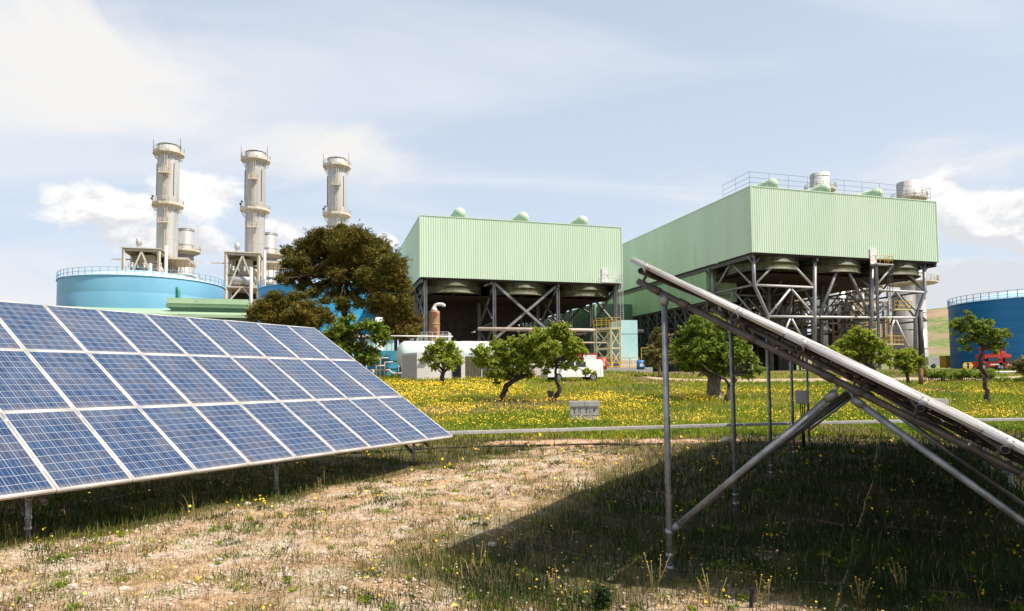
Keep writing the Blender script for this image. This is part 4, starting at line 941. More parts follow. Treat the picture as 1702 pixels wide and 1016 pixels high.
# ---- van
def van():
    c = gd(957, 632); c = at(951, 632, 52.5); c.z = gz(c.x, c.y); 
    fw_ = V3((-.97, -.24, 0)); sd = V3((.24, -.97, 0)) * -1; sd = V3((-.24, .97, 0))
    t = thing('van', 'white panel van parked beyond the meadow, half hidden by a small tree', 'van', c)
    prof = [(2.28, .35), (2.34, .75), (2.2, 1.02), (1.45, 1.16), (.75, 1.62), (.45, 1.70), (-2.1, 1.73), (-2.26, 1.62), (-2.32, .9), (-2.32, .35)]
    Wd = .9; mb = MB(); k0 = None; n = len(prof)
    for sgn_, ins in ((-1, .10), (-1, 0), (1, 0), (1, .10)):
        k = len(mb.v)
        for x, z in prof:
            tum = .10 * max(0, z - 1.0); cx = x * (1 - .012 * (ins > 0)); cz = z - (.03 if ins and z > 1 else 0)
            mb.v.append(tuple(c + fw_ * cx + sd * sgn_ * (Wd - tum - (0 if ins else .0) + (0.0 if ins == 0 else .02 - .02)) * (1 if ins == 0 else 1.0) + V3((0, 0, cz))))
        if k0 is not None and sgn_ == 1 and ins == 0:
            for i in range(n): mb.face((k0 + i, k0 + (i + 1) % n, k + (i + 1) % n, k + i), False)
            mb.face([k0 + i for i in range(n)]); mb.face([k + i for i in range(n)][::-1])
        k0 = k
    obj('body', mb, 'vanw', t)
    for s_ in (-1, 1):
        for poly, nm in (([(1.32, 1.16), (.78, 1.52), (.10, 1.54), (.10, 1.14)], 'side_window'), ([(.0, 1.14), (.0, 1.54), (-.85, 1.55), (-.85, 1.14)], 'side_window')):
            mb = MB(); o = c + sd * s_ * (Wd - .028)
            k = len(mb.v)
            for x, z in poly: mb.v.append(tuple(c + fw_ * x + sd * s_ * (Wd - .10 * (z - 1.0) + .006) + V3((0, 0, z))))
            mb.face(range(k, k + 4) if s_ > 0 else list(range(k, k + 4))[::-1]); obj(nm, mb, 'glass', t)
        mb = MB()
        for x in (1.38, -.03, -.93, -2.05): mb.obox(c + fw_ * x + sd * s_ * (Wd + .002) + V3((0, 0, .45)), fw_ * .012, sd * s_ * .004, V3((0, 0, .62)))
        obj('door_seam', mb, 'steeld', t)
        for x in (1.45, -1.45):
            mb = MB(); o = c + fw_ * x + sd * s_ * (Wd - .20) + V3((0, 0, .32)); mb.tube([o, o + sd * s_ * .22], .32, 24); wh = obj('wheel', mb, 'rubber', t)
            mb = MB(); mb.tube([o + sd * s_ * .20, o + sd * s_ * .235], .20, 16); obj('rim', mb, 'rim', wh)
            mb = MB()
            for q in range(5): e = fw_ * math.cos(q * 1.257) + V3((0, 0, math.sin(q * 1.257))); mb.beam(o + sd * s_ * .237 + e * .06, o + sd * s_ * .237 + e * .18, .03, .012)
            obj('rim_slots', mb, 'rubber', wh)
        mb = MB(); mb.ball(c + fw_ * 2.22 + sd * s_ * .68 + V3((0, 0, .86)), .16, 10, 8, (1, 1, .6)); obj('headlight', mb, 'glass', t)
        mb = MB(); mb.obox(c + fw_ * 1.0 + sd * s_ * (Wd + .0) + V3((0, 0, 1.1)), fw_ * .12, sd * s_ * .2, V3((0, 0, .2))); obj('mirror', mb, 'steeld', t)
    mb = MB(); k = 0
    for x, z, w_ in ((1.40, 1.20, .76), (1.40, 1.20, -.76), (.80, 1.585, -.70), (.80, 1.585, .70)): mb.v.append(tuple(c + fw_ * (x + .025) + sd * w_ + V3((0, 0, z + .012))))
    mb.face((0, 1, 2, 3)); obj('windscreen', mb, 'glass', t)
    mb = MB(); mb.obox(c + fw_ * 2.30 - sd * .85 + V3((0, 0, .33)), fw_ * .07, sd * 1.7, V3((0, 0, .22))); obj('bumper', mb, 'plastic', t)
van()
# low white shed on the far side of the van + trailer board
p = at(868, 622, 60); p.z = gz(p.x, p.y); mb = MB(); mb.prism([(0, 0), (3.4, 0), (3.4, 1.5), (0, 1.2)], p, U, (0, 0, 1), W_ * 2)
single('low_white_block', mb, M['concrete'], 'low pale concrete block behind the trunk of the two-stemmed almond tree', 'block')
p = at(970, 622, 60); p.z = gz(p.x, p.y)
t = thing('notice_board', 'white board in a dark red frame with a red scribbled mark, behind the van', 'sign', p)
mb = MB(); w1 = 1.3; zt = at(975, 588, 60).z - p.z
mb.obox(p + V3((0, 0, zt - 1.5)), U * w1, W_ * .05, V3((0, 0, 1.42))); obj('panel', mb, 'white', t)
mb = MB(); mr = mat('dark_red', (.30, .015, .03), (.36, .02, .04), 3, .5)
mb.obox(p + V3((0, 0, zt - .08)) - U * .08 - W_ * .02, U * (w1 + .2), W_ * .12, V3((0, 0, .12))); mb.obox(p + U * w1 - W_ * .02, U * .14, W_ * .12, V3((0, 0, zt - .085))); mb.obox(p - U * .46, U * .36, W_ * .14, V3((0, 0, zt + .45))); obj('frame', mb, mr, t)
mb = MB(); o = p + V3((0, 0, zt - .75)) + U * .35 - W_ * .012
pts = [o + U * x + V3((0, 0, z)) for x, z in ((0, 0), (.1, .18), (.18, -.05), (.28, .22), (.36, .02), (.5, .16), (.62, .0))]; mb.tube(pts, .022, 5); mb.tube([q + V3((.05, 0, -.16)) for q in pts[:4]], .015, 5); obj('mark', mb, mr, t)
# red drum and blue drum
def drum(px, D, r, h, m, lab, cat='drum'):
    p = at(px, 620, D); p.z = at(px, 614.5, D).z; t = thing('drum', lab, cat, p); mb = MB(); mb.lathe([(.01, 0), (r, 0), (r, h * .33), (r + .02, h * .35), (r, h * .37), (r, h * .64), (r + .02, h * .66), (r, h * .68), (r, h), (.01, h)], p, 20); obj('body', mb, m, t); mb = MB(); mb.obox(p + V3((-r * .4, -r - .01, h * .3)), (r * .8, 0, 0), (0, -.01, 0), (0, 0, h * .35)); obj('sticker', mb, 'white', t)
drum(1001.5, 66, .42, 1.15, 'red', 'red drum at the left end of the yellow railing'); 
drum(1065, 70, .42, 1.0, 'bluep', 'blue drum at the right end of the yellow railing')
# concrete plinth, pale blue cabin, cream stair tower
D = 74
p = at(985, 620, D - 1.5); q = at(1085, 620, D - 1.5); zb = at(1030, 618, D - 1.5).z; z0 = at(1030, 611, D - 1.5).z
mb = MB(); mb.obox((p.x, p.y, zb - 1.2), (q.x - p.x, 0, 0), (0, 9, 0), (0, 0, z0 - zb + 1.2)); single('concrete_plinth', mb, M['concrete'], 'low concrete plinth under the pale blue cabin and the cream tower', 'plinth')
p = at(1033, 610, D); p.z = z0; q = at(1062, 610, D)
t = thing('pale_blue_cabin', 'tall pale blue clad cabin beside the cream steel tower', 'building', p); H = at(1040, 532, D).z - z0; wd = q.x - p.x
for i, (a, b) in enumerate(((.16, .70), (.712, 1.0))):
    mb = MB(); mb.obox((p.x, p.y, z0 + H * a), (wd, .45, 0), (-.8, 3.6, 0), (0, 0, H * (b - a))); obj('wall', mb, 'aqua', t)
mb = MB(); mb.obox((p.x - .1, p.y - .05, z0 + .012), (wd + .5, .45, 0), (-.8, 3.6, 0), (0, 0, H * .16 - .016)); obj('base', mb, 'concrete', t)
mb = MB(); mb.obox((p.x + .03, p.y + .05, z0 + H * .70), (wd - .06, .45, 0), (-.8, 3.5, 0), (0, 0, H * .012)); obj('joint', mb, 'steeld', t)
p0 = at(995, 610, D); x1 = at(1033, 610, D).x; zt = at(1010, 546.5, D).z; t = thing('stair_tower', 'cream and yellow braced steel access tower left of the pale blue cabin', 'scaffold tower', (p0.x, p0.y, z0))
xa = at(1016.5, 600, D).x; xs_ = (p0.x, xa, x1 - .1); zs_ = (z0, z0 + (zt - z0) * .5, zt)
mb = MB()
for x in xs_[1:]:
    for y in (0, 2.6): mb.beam((x, D + y, z0), (x, D + y, zt), .22, .22)
for y in (1.4, 3.4): mb.beam((p0.x, D + y, z0), (p0.x, D + y, zt), .16, .16)
for zz in zs_[1:]:
    mb.beam((p0.x, D + 1.4, zz), (xa, D, zz), .16); mb.beam((xa, D, zz), (x1, D, zz), .18); mb.beam((xa, D + 2.6, zz), (x1, D + 2.6, zz), .18); mb.beam((p0.x, D + 3.4, zz), (xa, D + 2.6, zz), .16); mb.beam((x1 - .1, D, zz), (x1 - .1, D + 2.6, zz), .16)
for za, zb_ in zip(zs_, zs_[1:]):
    for y in (0, 2.6): mb.beam((xa, D + y, za + .2), (x1 - .1, D + y, zb_ - .2), .10); mb.beam((x1 - .1, D + y, za + .2), (xa, D + y, zb_ - .2), .10)
    mb.beam((p0.x, D + 1.4, zb_), (xa, D, za), .10); mb.beam((xa, D, zb_ - .2), (p0.x, D + 1.4, za), .10)
obj('frame', mb, 'ycream', t)
mb = MB(); mb.obox((p0.x, D + 1.3, zt + .08), (xa - p0.x, -1.4, 0), (.1, 2.8, 0), (0, 0, .1)); mb.obox((xa, D - .1, zt + .09), (x1 - xa, 0, 0), (0, 2.9, 0), (0, 0, .1)); mb.obox((p0.x + .3, D + 1.3, z0 + (zt - z0) * .28), (xa - p0.x - .3, -1.0, 0), (.1, 2.4, 0), (0, 0, .08)); pl = obj('platform', mb, 'ycream', t)
mb = MB(); rail(mb, [V3((p0.x, D + 1.3, zt + .2)), V3((xa, D - .05, zt + .2)), V3((x1, D - .05, zt + .2))], 1.05, .04, .7); rail(mb, [V3((p0.x, D + 3.8, zt + .2)), V3((x1, D + 2.8, zt + .2))], 1.05, .04, .8); obj('railing', mb, 'yellow', pl)
mb = MB(); xe = at(1062, 600, D - 1).x; rail(mb, [V3((p0.x + .2, D - 1, z0)), V3((xe, D - 1, z0))], 1.05, .05, 1.0, (.55, .1)); 
p = at(1062, 600, D + 1); rail(mb, [V3((p.x + .3, D + 1, at(1062, 597, D).z)), V3((p.x + 2, D + 1, at(1062, 597, D).z))], 1.3, .05, .8)
single('yellow_railing', mb, M['yellow'], 'yellow railing along the concrete plinth in front of the pale blue cabin', 'railing')
# cable tray on thin stakes
pts = [at(px, py, d) for px, py, d in ((600, 726, 15.2), (750, 719.5, 15.8), (880, 716, 16.2), (1040, 711.5, 16.8), (1200, 707, 17.3), (1360, 703.0, 17.9), (1500, 700, 18.4), (1702, 697, 19.2), (1900, 693.5, 20.0))]
t = thing('cable_tray', 'long pale galvanised cable tray on thin stakes crossing the plot before the meadow', 'cable tray', (pts[3].x, pts[3].y, gz(pts[3].x, pts[3].y)))
mb = MB()
for a, b in zip(pts, pts[1:]):
    L = (b - a).length; d = (b - a).normalized(); n = int(L / .9)
    mb.beam(a, b - d * .012, .11, .075)
    for i in range(int(L / .06)):
        q = a + d * (i * .06); mb.obox(q + V3((0, -.064, -.035)), d * .03, V3((0, .006, 0)), V3((0, 0, .05)))
obj('tray', mb, 'tray', t)
for a, b in zip(pts, pts[1:]):
    for k in (.25, .75):
        q = a.lerp(b, k); mb = MB(); mb.beam((q.x, q.y + .04, gz(q.x, q.y) - .05), (q.x, q.y + .04, q.z - .04), .014); obj('stake', mb, 'twig', t)
# thin irrigation pipe lying on the ground
mb = MB(); pts = [];
for px, py in ((560, 757), (640, 752), (700, 748.5), (780, 745), (860, 743), (940, 741.5), (1000, 740), (1060, 742), (1110, 739)):
    q = gd(px, py); pts.append((q.x, q.y, q.z + .03))
mb.tube(pts, .022, 6); single('ground_pipe', mb, M['rubber'], 'thin dark irrigation pipe lying on the ground between the two solar arrays', 'pipe')
# grey cabinets
def cabinet(pxl, pxr, pyt, D, lab, yaw=0.):
    a = at(pxl, pyt, D); b = at(pxr, pyt, D); w_ = b.x - a.x; g0 = gz(a.x, D) - .1; zt = a.z; c = V3(((a.x + b.x) / 2, D, g0)); t = thing('meter_cabinet', lab, 'electrical cabinet', c, 'grey cabinets in the flower meadow')
    H = zt - g0; x0 = a.x; mb = MB(); mb.obox((x0 + .03, D, g0), (w_ - .06, 0, 0), (0, .5, 0), (0, 0, H - .21)); obj('body', mb, 'cabinet', t)
    mb = MB(); mb.obox((x0 - .01, D - .03, zt - .2), (w_ + .02, 0, 0), (0, .58, 0), (0, 0, .2)); obj('lid', mb, 'cabinet', t)
    mb = MB(); mb.obox((x0 + .03, D - .006, g0 + H * .42), (w_ - .06, 0, 0), (0, .005, 0), (0, 0, .012)); mb.obox((x0 + w_ * .5, D - .034, zt - .2), (.008, 0, 0), (0, .003, 0), (0, 0, .2))
    for k in (.36, .68): mb.obox((x0 + w_ * k, D - .006, g0 + H * .43), (.01, 0, 0), (0, .005, 0), (0, 0, H * .30))
    obj('door_gap', mb, 'black', t)
    zz = zt - .33
    for k, sh in ((.16, 'Y'), (.31, 'I'), (.56, 'T'), (.83, 'D')):
        mb = MB(); o = V3((x0 + w_ * k, D - .008, zz)); e = (0, .006, 0)
        if sh == 'Y': mb.obox(o + V3((-.01, 0, -.16)), (.02, 0, 0), e, (0, 0, .13)); mb.prism([(-.05, .06), (-.02, .06), (.01, -.03), (-.01, -.03)], o, (1, 0, 0), (0, 0, 1), e); mb.prism([(.05, .06), (.03, .06), (.0, -.02), (.012, -.03)], o, (1, 0, 0), (0, 0, 1), e)
        elif sh == 'I': mb.obox(o + V3((-.01, 0, -.08)), (.02, 0, 0), e, (0, 0, .13)); mb.obox(o + V3((.0, 0, .03)), (.03, 0, 0), e, (0, 0, .02))
        elif sh == 'T': mb.obox(o + V3((-.03, 0, .03)), (.07, 0, 0), e, (0, 0, .03)); mb.obox(o + V3((-.01, 0, -.14)), (.02, 0, 0), e, (0, 0, .18))
        else: mb.prism([(-.03, .02), (-.01, .06), (.03, .06), (.01, -.08), (-.02, -.08)], o, (1, 0, 0), (0, 0, 1), e)
        obj('vent_mark', mb, 'black', t)
cabinet(947, 996, 667.5, 26, 'grey cabinet with dark marks, in front of the two-stemmed almond tree')
cabinet(1524, 1576, 664, 26.5, 'grey cabinet half hidden behind the lower edge of the edge-on solar array')
# poles on the right
def pole(px, pyb, pyt, D, w_, m, lab, grp=None):
    p = at(px, pyb, D); p.z = gz(p.x, p.y) - .1; zt = at(px, pyt, D).z; t = thing('wooden_post', lab, 'post', p, grp); mb = MB(); mb.tube([p, (p.x, p.y, zt)], [w_, w_ * .85], 10); obj('shaft', mb, m, t)
    mb = MB(); mb.tube([(p.x, p.y, zt), (p.x, p.y, zt + .03)], [w_ * 1.1, w_ * .9], 10); obj('cap', mb, m, t)
pole(1531, 640, 610, 47, .16, 'twig', 'short brown post in front of the bush under the right hall')
pole(1533, 612, 516, 100, .42, 'steeld', 'tall dark post before the silver stack at the right end of the hall')
p = at(1620, 624, 68); p.z = gz(p.x, p.y)
t = thing('guardrail', 'pale steel guardrail in front of the deep blue tank', 'guardrail', p); xe = at(1900, 624, 68).x; x0 = at(1612, 624, 68).x; zz = at(1650, 619.5, 68).z
mb = MB(); mb.prism([(0, -.14), (.05, -.09), (.02, 0), (.05, .09), (0, .14), (-.02, .14), (-.02, -.14)], (x0, 68, zz), (0, -1, 0), (0, 0, 1), (xe - x0, 0, 0)); obj('rail', mb, 'steelw', t)
for i in range(7):
    mb = MB(); x = x0 + 1 + i * 3.0; mb.beam((x, 68.08, gz(x, 68) - .2), (x, 68.08, zz + .12), .12); obj('post', mb, 'steelw', t)
def sign(px, D):
    p = at(px, 620, D); p.z = gz(p.x, p.y); t = thing('road_sign', 'double round orange and white sign standing before the deep blue tank', 'sign', p); z = at(px, 608, D).z
    mb = MB(); mb.beam(p, (p.x, p.y, z), .12); obj('post', mb, 'steeld', t)
    for k in (-1, 1):
        mb = MB(); c = V3((p.x + k * .20, p.y - .1, z)); mb.tube([c, c - V3((0, .05, 0))], .36, 20); d = obj('disc', mb, 'orange' if 0 else mat('sign_yellow', (.75, .45, .05), rough=.5), t)
        mb = MB(); mb.obox(c + V3((-.24, -.053, -.05)), (.48, 0, 0), (0, -.01, 0), (0, 0, .12)); mb.obox(c + V3((-k * .2 - .06, -.06, -.3)), (.12, 0, 0), (0, -.01, 0), (0, 0, .6)); obj('symbol', mb, 'white', d)
sign(1608, 72)
def lift(px, D, lab, s=1., big=True, grp='red access machines'):
    p = at(px, 620, D); p.z = gz(p.x, p.y); t = thing('access_machine', lab, 'machine', p, grp)
    mb = MB(); mb.box(p + V3((0, 0, .75 * s)), 2.6 * s, 1.6, .6 * s); mb.box(p + V3((.3, 0, 1.6 * s)), 1.9 * s, 1.5, .55 * s) if big else mb.box(p + V3((-.6, 0, 1.3)), 1.0, 1.2, .8); obj('chassis', mb, 'red', t)
    for x in (-.9, .9):
        for y in (-.7, .7): mb = MB(); mb.tube([p + V3((x * s, y - .15, .42)), p + V3((x * s, y + .15, .42))], .42, 16); w__ = obj('wheel', mb, 'rubber', t); mb = MB(); mb.tube([p + V3((x * s, y - .17, .42)), p + V3((x * s, y - .15, .42))], .18, 12); obj('rim', mb, 'rim', w__)
    mb = MB()
    if big: 
        mb.beam(p + V3((-1.1, -.7, .9)), p + V3((-1.1, -.7, 2.5 * s)), .12); mb.beam(p + V3((1.2, -.7, .9)), p + V3((1.2, -.7, 2.5 * s)), .12); mb.beam(p + V3((-1.15, -.7, 2.5 * s)), p + V3((1.25, -.7, 2.5 * s)), .45, .25)
    else: mb.beam(p + V3((-1.0, 0, 1.5)), p + V3((.9, .2, 1.7)), .5, .4); mb.beam(p + V3((-1.0, .1, 1.9)), p + V3((.4, .2, 2.1)), .35, .3)
    obj('boom', mb, 'red', t); mb = MB(); mb.box(p + V3((.2, -.6, 1.25)), 1.2, .6, .5); obj('cab', mb, 'glass', t)
    mb = MB(); mb.obox(p + V3((-.2, -.93, .6)), (1.0, 0, 0), (0, .02, 0), (0, 0, .15)); obj('stripe', mb, 'white', t)
lift(1640, 76, 'red box-framed machine just right of the crooked trunk, before the deep blue tank')
lift(1668, 76, 'orange-red boom machine right of the box-framed one, beside the low bush', .9, False)
def truck(px, D):
    p = at(px, 620, D); p.z = gz(p.x, p.y) + .3; t = thing('truck', 'small white truck parked left of the deep blue tank', 'truck', p)
    mb = MB(); mb.box(p + V3((-.8, 0, 1.1)), 2.6, 1.9, 1.5); obj('cargo_box', mb, 'white', t)
    mb = MB(); mb.prism([(0, 0), (1.4, 0), (1.35, .7), (1.0, 1.35), (0, 1.4)], p + V3((.55, -.9, .35)), (1, 0, 0), (0, 0, 1), (0, 1.8, 0)); cb = obj('cab', mb, 'vanw', t)
    mb = MB(); mb.prism([(.75, .75), (1.3, .75), (1.0, 1.25), (.75, 1.25)], p + V3((.55, -.915, .35)), (1, 0, 0), (0, 0, 1), (0, .01, 0)); obj('window', mb, 'glass', cb)
    for x in (-1.2, 1.2): mb = MB(); mb.tube([p + V3((x, -.95, .2)), p + V3((x, -.7, .2))], .4, 14); w__ = obj('wheel', mb, 'rubber', t); mb = MB(); mb.tube([p + V3((x, -.97, .2)), p + V3((x, -.95, .2))], .2, 12); obj('rim', mb, 'rim', w__)
truck(1558, 118)
p = at(1577.0, 620, 112); p.z = gz(p.x, p.y); t = thing('yellow_skip', 'yellow container squeezed between the truck and the deep blue tank', 'container', p)
mb = MB(); mb.box(p + V3((0, 0, 1.1)), 1.9, 1.6, 1.9); obj('body', mb, 'yellow', t); mb = MB(); mb.box(p + V3((.45, -.81, 1.2)), .5, .03, .9); obj('hatch', mb, 'steeld', t); mb = MB(); mb.box(p + V3((0, 0, 2.1)), 2.0, 1.7, .1); obj('lid', mb, 'yellow', t)
# stones
for px, py, s, lab in ((1033, 585 + 325, .0, ''),):
    pass
def stone(px, py, wpx, lab):
    c = gd(px, py); r = wpx * c.y / F_PX / 2; mb = MB(); rr = random.Random(px); n, m_ = 10, 7
    for j in range(m_ + 1):
        ph = PI * j / m_
        for i in range(n):
            t = 2 * PI * i / n; k = r * (1 + rr.uniform(-.16, .16)); mb.v.append((c.x + k * math.sin(ph) * math.cos(t), c.y + k * .8 * math.sin(ph) * math.sin(t), c.z + k * .62 * math.cos(ph) + r * .25))
    for j in range(m_):
        for i in range(n): mb.face((j * n + i, (j + 1) * n + i, (j + 1) * n + (i + 1) % n, j * n + (i + 1) % n), False)
    single('stone', mb, M['stone'], lab, 'stone', 'loose stones on the gravel')
for a in ((818, 908, 15, 'pale stone lying in the shadow edge left of the tall front post'), (304, 996, 12, 'rounded grey-white stone near the bottom edge, left of centre'), (570, 982, 17, 'angular pale stone at the bottom, in line with the middle of the gravel'), (608, 963, 11, 'small white stone above the angular pale stone near the bottom'), (738, 836, 8, 'small bright stone on the open gravel between the two arrays'),
          (1208, 735, 18, 'flat brown stone in the shade behind the second tall post'), (411, 840, 12, 'orange-tinted stone at the shadow edge of the left array'), (672, 882, 16, 'pale pinkish stone in the middle of the gravel'), (219, 952, 18, 'reddish flat stone near the lower left'), (120, 978, 18, 'pale flat stone at the lower left corner'), (207, 982, 18, 'broad cream stone below the reddish flat one'), (363, 932, 11, 'white rounded stone among dry weeds left of centre')):
    stone(*a)
# short dark stake and buried pipe at the lower right
p = gd(1247, 1012); mb = MB(); mb.beam(p - V3((0, 0, .05)), p + V3((.02, 0, .16)), .03, .02); single('stake', mb, M['rubber'], 'short black stake sticking out of the weeds at the lower right', 'stake')
# ---------------------------------------------------------------- vegetation
def leaf_mesh(name, P, size, m, parent=None, aspect=.5, up=.4, jitter=.5):
    """one bent leaf (4 verts, 2 tris) per point"""
    n = len(P); a = rng.normal(size=(n, 3)); a[:, 2] *= .7; a /= np.linalg.norm(a, axis=1)[:, None]
    nr = rng.normal(size=(n, 3)); nr[:, 2] += up * 3; b = np.cross(nr, a); b /= np.linalg.norm(b, axis=1)[:, None] + 1e-9
    s = size * (1 + jitter * (rng.random(n) - .5) * 2)[:, None]
    c = np.cross(a, b); c /= np.linalg.norm(c, axis=1)[:, None] + 1e-9
    v = np.stack([P - a * s * .5, P + b * s * aspect * .5 + c * s * .12, P + a * s * .5, P - b * s * aspect * .5 + c * s * .12], 1).reshape(-1, 3)
    i = np.arange(n)[:, None] * 4; f = np.concatenate([i, i + 1, i + 2, i, i + 2, i + 3], 1).reshape(-1)
    if parent is not None: v = v - np.array(ORG[parent.name])
    return link(name, npmesh(name, v, f, np.full(2 * n, 3)), M[m] if isinstance(m, str) else m, parent)
def clump_points(cs, n, shell=.55, flat=1., sprig=0):
    """cs: list of (centre, radius); points spread in lumpy clusters of sub-clumps"""
    out = []; vol = np.array([r ** 2 for _, r in cs]); vol = vol / vol.sum()
    for (c, r), w_ in zip(cs, vol):
        k = max(3, int(n * w_)); ns = max(4, int(10 * 1)); 
        nsub = int(14 + 10 * rng.random()); d = rng.normal(size=(nsub, 3)); d /= np.linalg.norm(d, axis=1)[:, None]
        rad = r * (shell + (1 - shell) * rng.random(nsub)) * (rng.random(nsub) ** .25); sc_ = np.array(c) + d * rad[:, None] * np.array([1, 1, flat]); sr = r * ((.26 + .36 * rng.random(nsub)) if sprig < .9 else (.16 + .26 * rng.random(nsub)))
        idx = rng.integers(0, nsub, k); e = rng.normal(size=(k, 3)); e /= np.linalg.norm(e, axis=1)[:, None]
        out.append(sc_[idx] + e * (sr[idx] * rng.random(k) ** .45)[:, None] * np.array([1, 1, flat]))
        if sprig:
            k2 = int(k * sprig); nl = 30; dl = rng.normal(size=(nl, 3)); dl /= np.linalg.norm(dl, axis=1)[:, None]; li = rng.integers(0, nl, k2); tt = .4 + 1.1 * rng.random(k2) * (.5 + .5 * rng.random(nl)[li])
            out.append(np.array(c) + dl[li] * (r * tt)[:, None] * np.array([1, 1, flat]) + rng.normal(size=(k2, 3)) * r * .055)
    return np.concatenate(out)
def tree(name, label, cat, D, base, trunk, clumps, leaf, lsize, nleaf, bark='bark', flat=.8, aspect=.45, grp=None, crown_d=None, extra=None, twigs=True, rscale=1.04, shell=.5):
    """base/trunk/clumps given where they stand at distance D"""
    b = at(base[0], base[1], D); b.z = gz(b.x, b.y) - .05; root = thing(name, label, cat, b, grp)
    pts = [b]; rs = []; rr = random.Random(int(base[0]) + 1)
    for px, py, w_ in trunk: pts.append(at(px, py, D + rr.uniform(-.1, .1)))
    rs = [trunk[0][2] * 1.35] + [w_ for _, _, w_ in trunk]; rs = [w_ * D / F_PX / 2 * .86 for w_ in rs]
    # subdivide trunk with wobble
    P, R = [pts[0]], [rs[0]]
    for a, c, ra, rb in zip(pts, pts[1:], rs, rs[1:]):
        for t in (.33, .66, 1.): 
            q = a.lerp(c, t); w_ = ra * .35 if t < 1 else 0; P.append(q + V3((rr.uniform(-w_, w_), rr.uniform(-w_, w_), 0))); R.append(ra + (rb - ra) * t * (1 + rr.uniform(-.0, .08)))
    mb = MB(); mb.tube(P, R, 12); tip = P[-1]; obj('trunk', mb, bark, root)
    cs = []
    for px, py, rp in clumps:
        dd = rr.uniform(-1, 1) * (crown_d or rp * D / F_PX * 1.2); cs.append((at(px, py, D + dd), rp * D / F_PX * rscale))
    mb = MB()
    for c, r in cs:
        k = rr.choice(range(max(1, len(P) - 4), len(P))); s0 = P[k]; mid = s0.lerp(c, .5) + V3((rr.uniform(-.15, .15) * r, rr.uniform(-.15, .15) * r, -.12 * r)); rb = R[k] * .5
        mb.tube([s0, s0.lerp(mid, .6) , mid, mid.lerp(c, .6) , c], [rb, rb * .8, rb * .62, rb * .45, rb * .25], 7)
        if twigs:
            for _ in range(6):
                e = V3((rr.gauss(0, 1), rr.gauss(0, 1), rr.gauss(.2, .6))).normalized() * r * .85; mb.tube([mid.lerp(c, .6), c + e * .5 + V3((0, 0, -.05)), c + e], [rb * .28, rb * .18, rb * .06], 4)
    obj('branches', mb, bark, root)
    pp = clump_points([(tuple(c), r) for c, r in cs], int(nleaf * (.46 if 'pine' not in name else .85)), shell, flat, 1.35 if 'pine' not in name else .3)
    leaf_mesh('crown', pp, lsize * (.88 if 'pine' not in name else 1), leaf, root, aspect)
    return root, cs
# almond trees in the meadow
tree('almond_tree', 'small almond tree with a forked trunk in front of the white cabin', 'tree', 50, (735, 630), [(736, 622, 8), (738, 614, 6)],
     [(712, 594, 13), (722, 608, 9), (726, 580, 14), (742, 578, 13), (738, 596, 14), (755, 590, 14), (762, 600, 9), (748, 608, 10), (716, 584, 10), (733, 568, 9), (751, 574, 9)], 'leafy', .19, 9000)
tree('almond_tree', 'leaning almond tree with a thick dark trunk bending right, in the yellow flowers', 'tree', 36, (834, 669), [(836, 655, 11), (842, 641, 11), (856, 632, 9), (872, 625, 7)],
     [(800, 585, 16), (812, 602, 16), (795, 600, 11), (828, 578, 18), (835, 600, 18), (850, 588, 20), (868, 605, 17), (862, 575, 18), (884, 590, 16), (880, 565, 16), (895, 605, 11), (830, 622, 12), (845, 620, 13), (815, 622, 9), (900, 575, 12), (878, 622, 9), (825, 636, 6), (892, 550, 8), (851, 566, 10)], 'leafy', .15, 24000)
r_, _ = tree('almond_tree', 'two-stemmed almond tree with a sawn-off stump, standing in front of the van', 'tree', 35, (920, 673), [(921, 662, 11), (931, 648, 8), (924, 632, 6), (924, 612, 5), (926, 596, 4)],
     [(905, 560, 14), (922, 552, 15), (940, 562, 16), (958, 575, 14), (948, 592, 13), (920, 580, 17), (902, 585, 12), (935, 540 + 8, 12), (970, 583, 8), (915, 605, 10), (940, 608, 8), (965, 600, 6), (975, 618, 7), (955, 612, 5), (908, 618, 6), (925, 543, 7), (890, 565, 9), (988, 621, 4)], 'leafy', .145, 18000)
mb = MB(); p = at(918, 673, 35); p.z = gz(p.x, p.y) - .05; q = at(915, 651, 35); mb.tube([p, p.lerp(q, .5) + V3((.02, 0, 0)), q, q + V3((.01, 0, .03))], [.20, .17, .16, .15], 12); obj('stump', mb, 'bark', r_)
# old thick-trunked tree, the crooked stem before it and a browner bush behind
tree('old_tree', 'old tree with a very thick fissured trunk and dense dark green crown, behind the posts', 'tree', 36, (1186, 664), [(1185, 650, 26), (1187, 632, 25), (1190, 618, 27)],
     [(1150, 560, 20), (1172, 545, 20), (1195, 548, 20), (1215, 560, 20), (1140, 585, 20), (1165, 585, 24), (1192, 580, 24), (1215, 590, 20), (1150, 605, 16), (1172, 608, 16), (1200, 610, 16), (1135, 605, 10), (1235, 585, 14), (1230, 605, 11), (1160, 535, 12), (1185, 530, 12), (1250, 600, 10), (1245, 622, 10), (1262, 615, 8), (1130, 570, 9), (1205, 533, 9)], 'leafo', .17, 42000, 'barkg', shell=.35, rscale=1.12)
tree('crooked_tree', 'crooked bare dark stem in a zigzag, right in front of the thick-trunked tree', 'tree', 34, (1207, 674), [(1207, 660, 8), (1212, 648, 7), (1213, 640, 6), (1224, 632, 6), (1217, 622, 5), (1222, 606, 4)], [(1222, 596, 10), (1232, 588, 8), (1212, 592, 7)], 'leafo', .17, 1500)
mb = MB(); P = [at(*q) for q in ((1213, 641, 34), (1205, 630, 34), (1190, 622, 34), (1176, 615, 34.2), (1168, 606, 34.4))]; mb.tube(P, [.08, .07, .06, .045, .03], 8); o = obj('side_branch', mb, 'bark', [x for x in bpy.data.objects if x.name.startswith('crooked_tree')][0])
